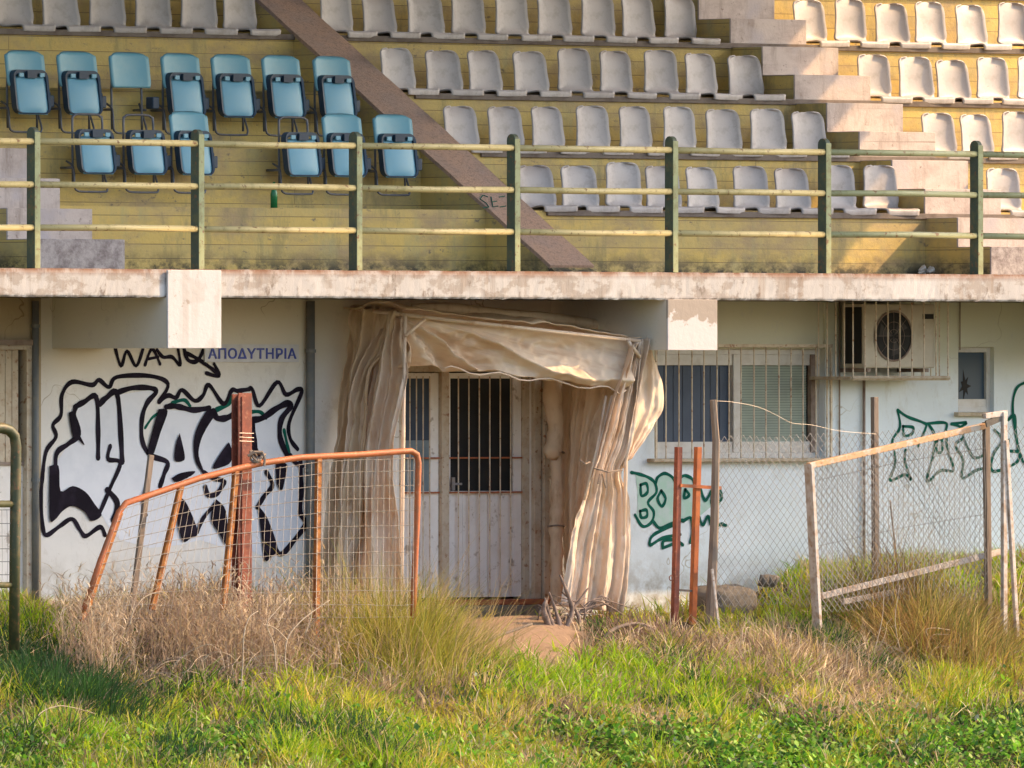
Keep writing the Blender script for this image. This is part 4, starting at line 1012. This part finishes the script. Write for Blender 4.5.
m = MB().bar(P(986, 424, -.69), P(1000, 418, -.69), .06, .02, (0,0,1)); o3 = m.build('hinge_plate', 'concrete_grey'); put(tp, o1, o2, o3)
# poles lying behind the gate
post('thin_rod', 'thin dark iron rod leaning behind the gate netting', (890, 500), (899, 580), .014, .014, .3, 'wood_grey', 'rod')
post('plank', 'pale flaking plank lying in the grass behind the gate', (842, 602), (905, 590), .05, .04, -.35, 'white_wood', 'plank')

# ------------------------------------------------------------------ dead wood
def branch(name, label, strands, mat='wood_grey', cat='dead branch', thick=1.0):
    m = MB()
    for pts, r0, r1 in strands:
        q = spline([(u, v, y) for u, v, y in pts], 4); n = len(q); m.tube([P(*p) for p in q], [(r0+(r1-r0)*k/(n-1))*thick*(1+.15*math.sin(k*2.3)) for k in range(n)], 6)
    base_p = P(*strands[0][0][0]); return tag(m.build(name, mat, smooth=True, origin=base_p), label, cat)
branch('dead_plant', 'grey dead forked plant stump in front of the canvas curtain', [
 ([(556,660,.0),(553,640,.0),(552,625,0),(548,612,0),(545,598,0)], .035, .008), ([(556,655,0),(560,630,0),(556,612,.05),(549,592,.05)], .03, .006), ([(554,650,0),(551,636,0),(542,632,-.05),(534,640,-.05),(533,652,-.05)], .02, .01),
 ([(556,655,0),(566,630,0),(572,610,0),(566,590,0),(560,575,0)], .028, .007), ([(557,650,0),(575,640,0),(580,622,0),(570,600,.1),(562,592,.1)], .02, .006), ([(560,648,0),(568,642,0),(576,648,0),(582,655,0)], .015, .008), ([(553,635,0),(544,612,0),(546,600,0)], .03, .01), ([(572,610,0),(580,600,.0),(588,588,0)], .014, .005)], 'dead_wood', thick=1.35)
branch('dead_branch', 'dark tangled brushwood heaped at the door threshold', [([(530+random.uniform(0,50),640+random.uniform(-4,8),.15),(535+random.uniform(0,55),622+random.uniform(-14,8),.1),(530+random.uniform(0,75),606+random.uniform(-14,12),.2)], .011, .004) for _ in range(16)] + [([(575+random.uniform(-10,20),615,.2),(590+random.uniform(0,20),602+random.uniform(-8,8),.15),(605+random.uniform(0,30),612+random.uniform(-8,8),.2)], .010, .004) for _ in range(8)], 'dead_wood')
branch('dead_branch', 'arched brown dead branch lying on bare soil right of the stump', [([(598,660,-.3),(606,636,-.3),(622,626,-.3),(642,624,-.3),(660,634,-.3),(674,650,-.3)], .022, .010), ([(642,624,-.3),(655,640,-.3),(668,655,-.3)], .012, .006)])
branch('dry_stalk', 'thick pale dry stalk slanting across bare soil beside the olive tuft', [([(452,668,-.5),(468,655,-.5),(490,640,-.5),(520,628,-.5),(532,624,-.5)], .020, .013)], 'wood_grey', 'stalk')
branch('dry_stalk', 'bleached curling stem rising left of the tall dry grass', [([(241,690,-1.7),(243,660,-1.7),(244,635,-1.7),(249,618,-1.7),(258,611,-1.7)], .011, .007)], 'dry_stem', 'stalk', .62)
branch('dry_stalk', 'bleached branching stems in the middle of the dry grass', [([(276,672,-1.5),(274,645,-1.5),(267,625,-1.5),(275,612,-1.5),(292,594,-1.5)], .012, .006), ([(285,668,-1.5),(287,640,-1.5),(300,622,-1.5),(318,608,-1.5),(330,600,-1.5)], .011, .005), ([(287,640,-1.5),(275,628,-1.5),(262,624,-1.5)], .009, .005), ([(305,635,-1.5),(312,610,-1.5),(304,585,-1.5)], .009, .004)], 'dry_stem', 'stalk', .62)
branch('dry_stalk', 'bleached twig arching over the dark hollow in the left grass', [([(130,625,-1.4),(134,610,-1.4),(145,597,-1.4),(160,592,-1.4),(170,598,-1.4)], .009, .005), ([(133,612,-1.4),(128,600,-1.4),(120,590,-1.4)], .008, .004)], 'dry_stem', 'stalk', .62)
branch('dry_stalk', 'pale twig arch low on the left in front of the dark tussock', [([(30,725,-2.6),(42,712,-2.6),(58,706,-2.6),(75,708,-2.6),(96,714,-2.6)], .009, .004)], 'dry_stem', 'stalk', .62)
branch('dry_stalk', 'thin brown twigs leaning beside the lower right dry tussock', [([(930,640,-1.2),(926,630,-1.2),(935,628,-1.2),(950,630,-1.2)], .008, .004), ([(900,650,-1.2),(895,620,-1.2),(900,585,-1.2)], .008, .004), ([(872,660,-1.2),(882,620,-1.2),(884,590,-1.2)], .009, .004)], 'dry_stem', 'stalk', .62)

# ------------------------------------------------------------------ grass and herbs
class Blades:
    def __init__(s): s.rows = []
    def add(s, x, y, z, h, w_, az, lean, facing, col, curl): s.rows.append((x, y, z, h, w_, az, lean, facing, *col, curl))
    def build(s, name, label, cat, group=None, kind='stuff', mat='grass_blade', parent=None):
        A = np.array(s.rows, dtype=np.float64); n = len(A)
        x, y, z, h, w_, az, lean, fc, cr, cg_, cb, curl = A.T
        dx, dy = np.cos(az), np.sin(az); wx, wy = np.cos(fc)*w_/2, np.sin(fc)*w_/2
        V = np.zeros((n, 7, 3)); ts = (0, .38, .72, 1.0)
        for i, t in enumerate(ts):
            off_ = h*lean*(t**1.7); zz = h*(t - curl*.5*t**3)*np.sqrt(np.maximum(1-.35*lean**2, .3))
            ww = (1.0, .9, .62, 0)[i]; cx = x+dx*off_; cy = y+dy*off_; cz = z+zz
            if i < 3:
                V[:, 2*i] = np.stack([cx-wx*ww, cy-wy*ww, cz], 1); V[:, 2*i+1] = np.stack([cx+wx*ww, cy+wy*ww, cz], 1)
            else: V[:, 6] = np.stack([cx, cy, cz], 1)
        me = bpy.data.meshes.new(name); me.vertices.add(n*7); me.vertices.foreach_set('co', V.reshape(-1))
        b0 = (np.arange(n)*7)[:, None]
        loops = (b0 + np.array([0,1,3,2, 2,3,5,4, 4,5,6])).reshape(-1); me.loops.add(len(loops)); me.loops.foreach_set('vertex_index', loops.astype(np.int32))
        me.polygons.add(n*3); stt = ((np.arange(n)*11)[:, None] + np.array([0,4,8])).reshape(-1); me.polygons.foreach_set('loop_start', stt.astype(np.int32))
        me.update(calc_edges=True); me.validate()
        at = me.color_attributes.new('tint', 'FLOAT_COLOR', 'POINT'); C_ = np.ones((n, 7, 4)); C_[:, :, 0] = cr[:, None]; C_[:, :, 1] = cg_[:, None]; C_[:, :, 2] = cb[:, None]
        at.data.foreach_set('color', C_.reshape(-1)); me.materials.append(MATS[mat])
        o = bpy.data.objects.new(name, me); COL.objects.link(o); tag(o, label, cat, group, kind)
        if parent: o.parent = parent
        return o
GREEN = [(.22,.42,.02), (.34,.52,.025), (.44,.54,.035), (.16,.30,.03), (.52,.54,.06)]
YEL = [(.54,.50,.07), (.56,.44,.09), (.42,.46,.05), (.34,.44,.04)]
DKG = [(.035,.10,.03), (.05,.13,.04), (.03,.07,.035)]
DRY = [(.64,.52,.36), (.52,.40,.28), (.78,.67,.50), (.36,.26,.19), (.58,.42,.26)]
DRY2 = [(.28,.21,.16), (.36,.27,.21), (.46,.36,.26), (.19,.14,.11)]
OLV = [(.40,.36,.07), (.30,.32,.06), (.52,.44,.14), (.17,.20,.05), (.60,.48,.22)]
BRN = [(.36,.23,.10), (.27,.18,.07), (.46,.32,.15), (.22,.21,.06)]
def pick(l, j=.16):
    c_ = random.choice(l); f = 1+random.uniform(-j, j); return (c_[0]*f, c_[1]*f, c_[2]*f)
def vn(x, y, s_, seed):                               # smooth value noise
    def hsh(i, j):
        q = math.sin(i*127.1+j*311.7+seed*74.7)*43758.5453; return q-math.floor(q)
    X_, Y_ = x*s_, y*s_; i, j = math.floor(X_), math.floor(Y_); fx_, fy_ = X_-i, Y_-j; fx_ = fx_*fx_*(3-2*fx_); fy_ = fy_*fy_*(3-2*fy_)
    return (hsh(i,j)*(1-fx_)+hsh(i+1,j)*fx_)*(1-fy_)+(hsh(i,j+1)*(1-fx_)+hsh(i+1,j+1)*fx_)*fy_
def gz(u, v, cu, cv, ru_, rv_): return math.exp(-((u-cu)/ru_)**2-((v-cv)/rv_)**2)
gr, dg, lf_ = Blades(), Blades(), Blades()
def region(u, v, x, y):
    """palette, height, width, lean and dryness of one clump"""
    n1, n2, n3 = vn(x, y, 1.6, 1), vn(x, y*1.2, 3.7, 2), vn(x, y, .8, 3)
    front = min(max((v-672)/50, 0), 1)
    dryf = 1.3*gz(u, v, 205, 642, 150, 30) + .9*gz(u, v, 800, 668, 90, 26) + .95*gz(u, v, 668, 652, 60, 14) + .75*gz(u, v, 60, 712, 75, 20) + .8*gz(u, v, 560, 720, 60, 22)*n1 + .8*gz(u, v, 860, 705, 50, 34) + .6*gz(u, v, 400, 688, 90, 14)
    dryf += .6*max(0, n3-.55)*(1-.3*front) + .14
    if u < 350 and v < 660 and vn(x, y, 2.1, 77) > .62: dryf *= .35
    if random.random() < dryf*.85:
        tall = gz(u, v, 205, 640, 150, 32) + .45*gz(u, v, 800, 665, 90, 30)
        q_ = vn(x, y, 2.4, 44)+random.uniform(-.3, .3)
        return (DRY if q_ > (.78 if u < 350 else .55) else (DRY2 if q_ > .2 else OLV)), .15+.14*random.random()+.42*tall*(random.random()**.5)*(.4+1.1*n2), .0125, 1.0, True
    h = .09+.10*n1+.10*random.random(); w_ = .012; lean = .75; pal = GREEN
    if gz(u, v, 45, 660, 80, 24) > .35 and random.random() < .9: return DKG, .22+.20*random.random(), .012, .9, False
    if u < 75 and v < 640: return (GREEN if n2 < .5 else YEL), .16+.16*random.random(), .010, .7, False
    if gz(u, v, 400, 655, 85, 22) > .4: return OLV, .2+.28*random.random(), .008, .7, False
    if gz(u, v, 945, 640, 85, 34) > .35: return (BRN if random.random() < .6 else OLV), .18+.34*random.random(), .007, .8, False
    if gz(u, v, 590, 682, 85, 26) > .3: return GREEN[:3], .16+.17*random.random(), .013, 1.0, False
    if y > -.35 and u > 770: return (GREEN[:3] if random.random() < .7 else YEL), .10+.16*random.random(), .010, .8, False
    t = random.random(); yv = vn(x, y, 1.1, 9)
    if yv > .55 and t < .75: pal = YEL
    elif (vn(x, y, 1.5, 14) > .62 or gz(u, v, 850, 655, 34, 22) > .5) and t < .8: pal = DKG+GREEN[3:4]
    elif n2 > .6 and t < .6: pal = GREEN[:3]
    elif t < .12: pal = OLV
    return pal, h*(.45+1.35*vn(x, y, 2.3, 31)), w_, lean, False
NC = 12500
for _ in range(NC):
    y = random.uniform(-5.3, 1.45); a = random.uniform(-6.2, 6.2)
    x = (a + y*SN)/CS; z = G(x, y); dep = D + x*SN + y*CS
    u = 512 + FPX*a/dep; v = 384 + (EYE-z)*FPX/dep
    if y > WY-.12: continue
    soil = math.exp(-((u-520)/72)**4)*(1 if v < 662 else max(0, 1-(v-662)/14))
    if 585 < u < 700 and v < 648: soil = max(soil, .75)
    if random.random() < soil*1.03: continue
    if v < 622 and 560 < u < 790 and random.random() < .5: continue
    if v < 645 and 330 < u < 600 and random.random() < .7: continue
    if v > 712 and u > 545 and random.random() < .7*min(1, (v-712)/22)*(.35+1.1*vn(x, y, 2.0, 21)): continue
    pal, H0, W0, LN, dry = region(u, v, x, y)
    base = pick(pal, .2); nb = random.randint(10, 24); sp = random.uniform(.03, .09); B_ = dg if dry else gr
    baz = random.uniform(0, 6.28); bl = random.uniform(0, .35)
    for k in range(nb):
        dx, dy = random.gauss(0, sp), random.gauss(0, sp)
        c0 = base if random.random() < .7 else pick(pal if random.random() < .7 else (DRY if not dry else OLV), .15)
        j = random.uniform(.82, 1.2); c0 = (c0[0]*j, c0[1]*j, c0[2]*j)
        az = math.atan2(dy, dx)+random.gauss(0, .6) if random.random() > bl else baz
        h = H0*random.uniform(.45, 1.15)*(1.25 if random.random() < .06 else 1)
        B_.add(x+dx, y+dy, G(x+dx, y+dy)-.015, h, W0*random.uniform(.5, 1.25), az, random.uniform(.1, LN+.25), random.uniform(-1.0, 1.0)-TH, c0, random.uniform(0, .9))
gr.build('grass', 'green and yellowing meadow grass covering the bank', 'grass')
dg.build('dry_grass', 'dry straw coloured grass standing in thick swathes on the bank', 'dry grass')
# feathery dry seed stalks rising above the left swathe
sb = Blades()
for _ in range(2400):
    u = random.gauss(205, 85); y = random.uniform(-1.35, -.3)
    if (u-150)**2/26**2 < 1 and random.random() < .7: continue
    if not 60 < u < 345: continue
    x = X(u, y); z = G(x, y); h = random.uniform(.34, .86)*(.55+.8*vn(x, y, 2.3, 5)); az = random.uniform(0, 6.28); lean = random.uniform(.05, .55); c_ = pick([(.62,.50,.38), (.50,.39,.31), (.76,.65,.51)] if vn(x, y, 2.2, 8) > .5 else [(.34,.25,.20), (.42,.32,.25), (.52,.41,.28)])
    sb.add(x, y, z, h, .0055, az, lean, random.uniform(-1, 1)-TH, c_, .2)
    for k in range(4):
        t = random.uniform(.4, 1); ox = h*lean*t**1.7
        sb.add(x+math.cos(az)*ox, y+math.sin(az)*ox, z+h*t*.95, random.uniform(.04, .12), .010, random.uniform(0, 6.28), random.uniform(.6, 1.4), random.uniform(-1, 1)-TH, c_, .3)
sb.build('seed_heads', 'feathery pinkish brown dry weeds crowding under the orange fence', 'dry weeds')
# tangled bent stems through the dry weeds
for nm, lb, cu_, su, y0_, y1_, cnt, hh_, mt_ in (('dry_weeds', 'tangled grey brown bent stems among the dry weeds under the orange fence', 210, 75, -1.5, -.5, 230, .75, 'dry_stem'), ('dry_weeds', 'darker woody stems knotted low among the left dry weeds', 220, 70, -1.6, -.6, 150, .45, 'dead_wood'),
    ('dry_weeds', 'scruffy brown brush along the foot of the right wire gate', 880, 60, -1.3, -.8, 150, .50, 'dry_stem'), ('dry_weeds', 'low brown tangle between the rusty uprights and gate', 745, 55, -1.1, -.4, 120, .32, 'dry_stem')):
    m = MB()
    for _ in range(cnt):
        y = random.uniform(y0_, y1_); x = X(cu_+random.gauss(0, su), y); z = G(x, y); p = Vector((x, y, z)); d = Vector((random.gauss(0, .5), random.gauss(0, .4), 1)); pts = [p.copy()]; L_ = hh_*random.uniform(.4, 1.1)/6
        for k in range(6): d += Vector((random.gauss(0, .45), random.gauss(0, .35), -.22*k*random.random())); d.normalize(); p = p+d*L_; pts.append(p.copy())
        q_ = spline([tuple(a_) for a_ in pts], 2); m.tube(q_, [.0042*(1-.6*k/len(q_)) for k in range(len(q_))], 4, False)
    tag(m.build(nm, mt_), lb, 'dry weeds', None, 'stuff')
# big olive tuft beside the door
def tuft(name, label, cu, y, spread, n, h0, h1, pal, leanmax, wid=(.004, .008), depth=.35, cat='grass tuft'):
    b_ = Blades(); bx, bz = X(cu, y), 0
    for _ in range(n):
        dx, dy = random.gauss(0, spread), random.gauss(0, depth); x = bx+dx; yy = y+dy
        h = random.uniform(h0, h1)*(1-.25*abs(dx)/spread/2); az = math.atan2(dy*.6+random.gauss(0, .3), dx+random.gauss(0, .3)); lean = min(leanmax, abs(random.gauss(.2, .4))+.25*abs(dx)/spread); h *= .55+.7*vn(x, yy, 4.5, 17); pl = pal[:2] if vn(x, yy, 5, 3) > .6 else pal
        b_.add(x, yy, G(x, yy)-.02, h, random.uniform(*wid), az, lean, random.uniform(-1, 1)-TH, pick(pl, .3), random.uniform(0, .9))
    return b_.build(name, label, cat, kind=None)
tuft('grass_tuft', 'tall olive green grass tuft spraying up left of the door', 392, -.75, .40, 4200, .35, 1.05, OLV[:4]+[(.60,.46,.27), (.48,.36,.20), (.64,.52,.32), (.40,.30,.16)], .9)
tuft('grass_tuft', 'thin golden grass stems standing before the door panel', 455, -.3, .22, 260, .5, 1.15, [(.55,.43,.24), (.46,.35,.18)], .5, (.003, .005))
tuft('grass_tuft', 'rusty brown bushy tuft in front of the gate', 932, -.80, .30, 3400, .28, 1.0, BRN+DKG[:1]+OLV, 1.0)
tuft('grass_tuft', 'low brown tuft between gate and white support', 975, -.95, .25, 1800, .2, .5, BRN+OLV, .8)
tuft('grass_tuft', 'bright green tuft by the drainpipe at the left wall', 46, -.3, .22, 1300, .18, .42, GREEN[:3], .8)
tuft('grass_tuft', 'pale dry tussock below the chain link fence', 800, -.95, .34, 1700, .18, .46, DRY, 1.1)
tuft('grass_tuft', 'purplish brown twiggy mat right of the bare soil', 672, -.6, .34, 1700, .12, .30, [(.26,.17,.14), (.20,.13,.12), (.34,.24,.18)], 1.6)
tuft('grass_tuft', 'dark blue green tussock low at the left edge', 58, -1.5, .40, 3600, .26, .56, DKG, .9, (.006, .012))
tuft('grass_tuft', 'dark green weed clump at the foot of the gate stile', 842, -.9, .16, 900, .18, .40, DKG+GREEN[:1], .8, (.006, .012))
# broad-leaved ground cover
LV = []; LC = []
def leafq(x, y, z, L_, W_, az, tilt, col):
    d = Vector((math.cos(az)*math.cos(tilt), math.sin(az)*math.cos(tilt), math.sin(tilt))); s_ = Vector((-math.sin(az), math.cos(az), 0)); p = Vector((x, y, z)); up_ = s_.cross(d)*(-W_*.22)
    LV.extend([p, p+d*L_*.35+s_*W_*.42-up_*0, p+d*L_*.75+s_*W_*.36, p+d*L_, p+d*L_*.75-s_*W_*.36, p+d*L_*.35-s_*W_*.42]); LC.extend([col]*6)
for _ in range(30000):
    y = random.uniform(-5.2, -1.6); a = random.uniform(-5.8, 6.0); x = (a+y*SN)/CS; z = G(x, y); dep = D+x*SN+y*CS; u = 512+FPX*a/dep; v = 384+(EYE-z)*FPX/dep
    pr = 0
    if u > 540: pr = min(1, max(0, (v-718+.02*(u-540)*0)/20))*max(0, -.1+1.5*vn(x, y, 2.0, 21))
    if u > 780: pr = max(pr, min(1, max(0, (v-712)/20))*(.25+.7*vn(x, y, 2.6, 12)))
    if v > 735: pr = max(pr, .22+.8*gz(u, v, 20, 755, 40, 20)+.8*gz(u, v, 240, 752, 60, 14))
    if v > 660: pr = max(pr, .06)
    if random.random() > pr: continue
    c_ = pick([(.14,.36,.03), (.22,.45,.04), (.10,.26,.035), (.06,.16,.035), (.32,.50,.08)] + ([(.42,.46,.36)] if random.random() < .15 else []) + [(.30,.38,.10)], .25)
    for k in range(random.choice((2, 3, 4))):
        L_ = random.uniform(.035, .075); leafq(x+random.gauss(0, .025), y+random.gauss(0, .025), z+random.uniform(.02, .14), L_, L_*random.uniform(.55, .8), random.uniform(0, 6.28), random.uniform(-.4, 1.1), c_)
me = bpy.data.meshes.new('ground_cover'); n = len(LV)//6
me.vertices.add(n*6); me.vertices.foreach_set('co', np.array([tuple(p) for p in LV]).reshape(-1)); me.loops.add(n*6); me.loops.foreach_set('vertex_index', np.arange(n*6, dtype=np.int32))
me.polygons.add(n); me.polygons.foreach_set('loop_start', (np.arange(n)*6).astype(np.int32)); me.update(calc_edges=True); me.validate()
at = me.color_attributes.new('tint', 'FLOAT_COLOR', 'POINT'); at.data.foreach_set('color', np.array([(*c_, 1) for c_ in LC]).reshape(-1)); me.materials.append(MATS['leaf'])
o = bpy.data.objects.new('ground_cover', me); COL.objects.link(o); tag(o, 'low broad leaved weeds spreading over the foot of the bank', 'weeds', None, 'stuff')

for o in [x for x in bpy.data.objects if x.type == 'EMPTY' and x.get('label') == 'x']:
    for c_ in list(o.children): bpy.data.objects.remove(c_)
    bpy.data.objects.remove(o)
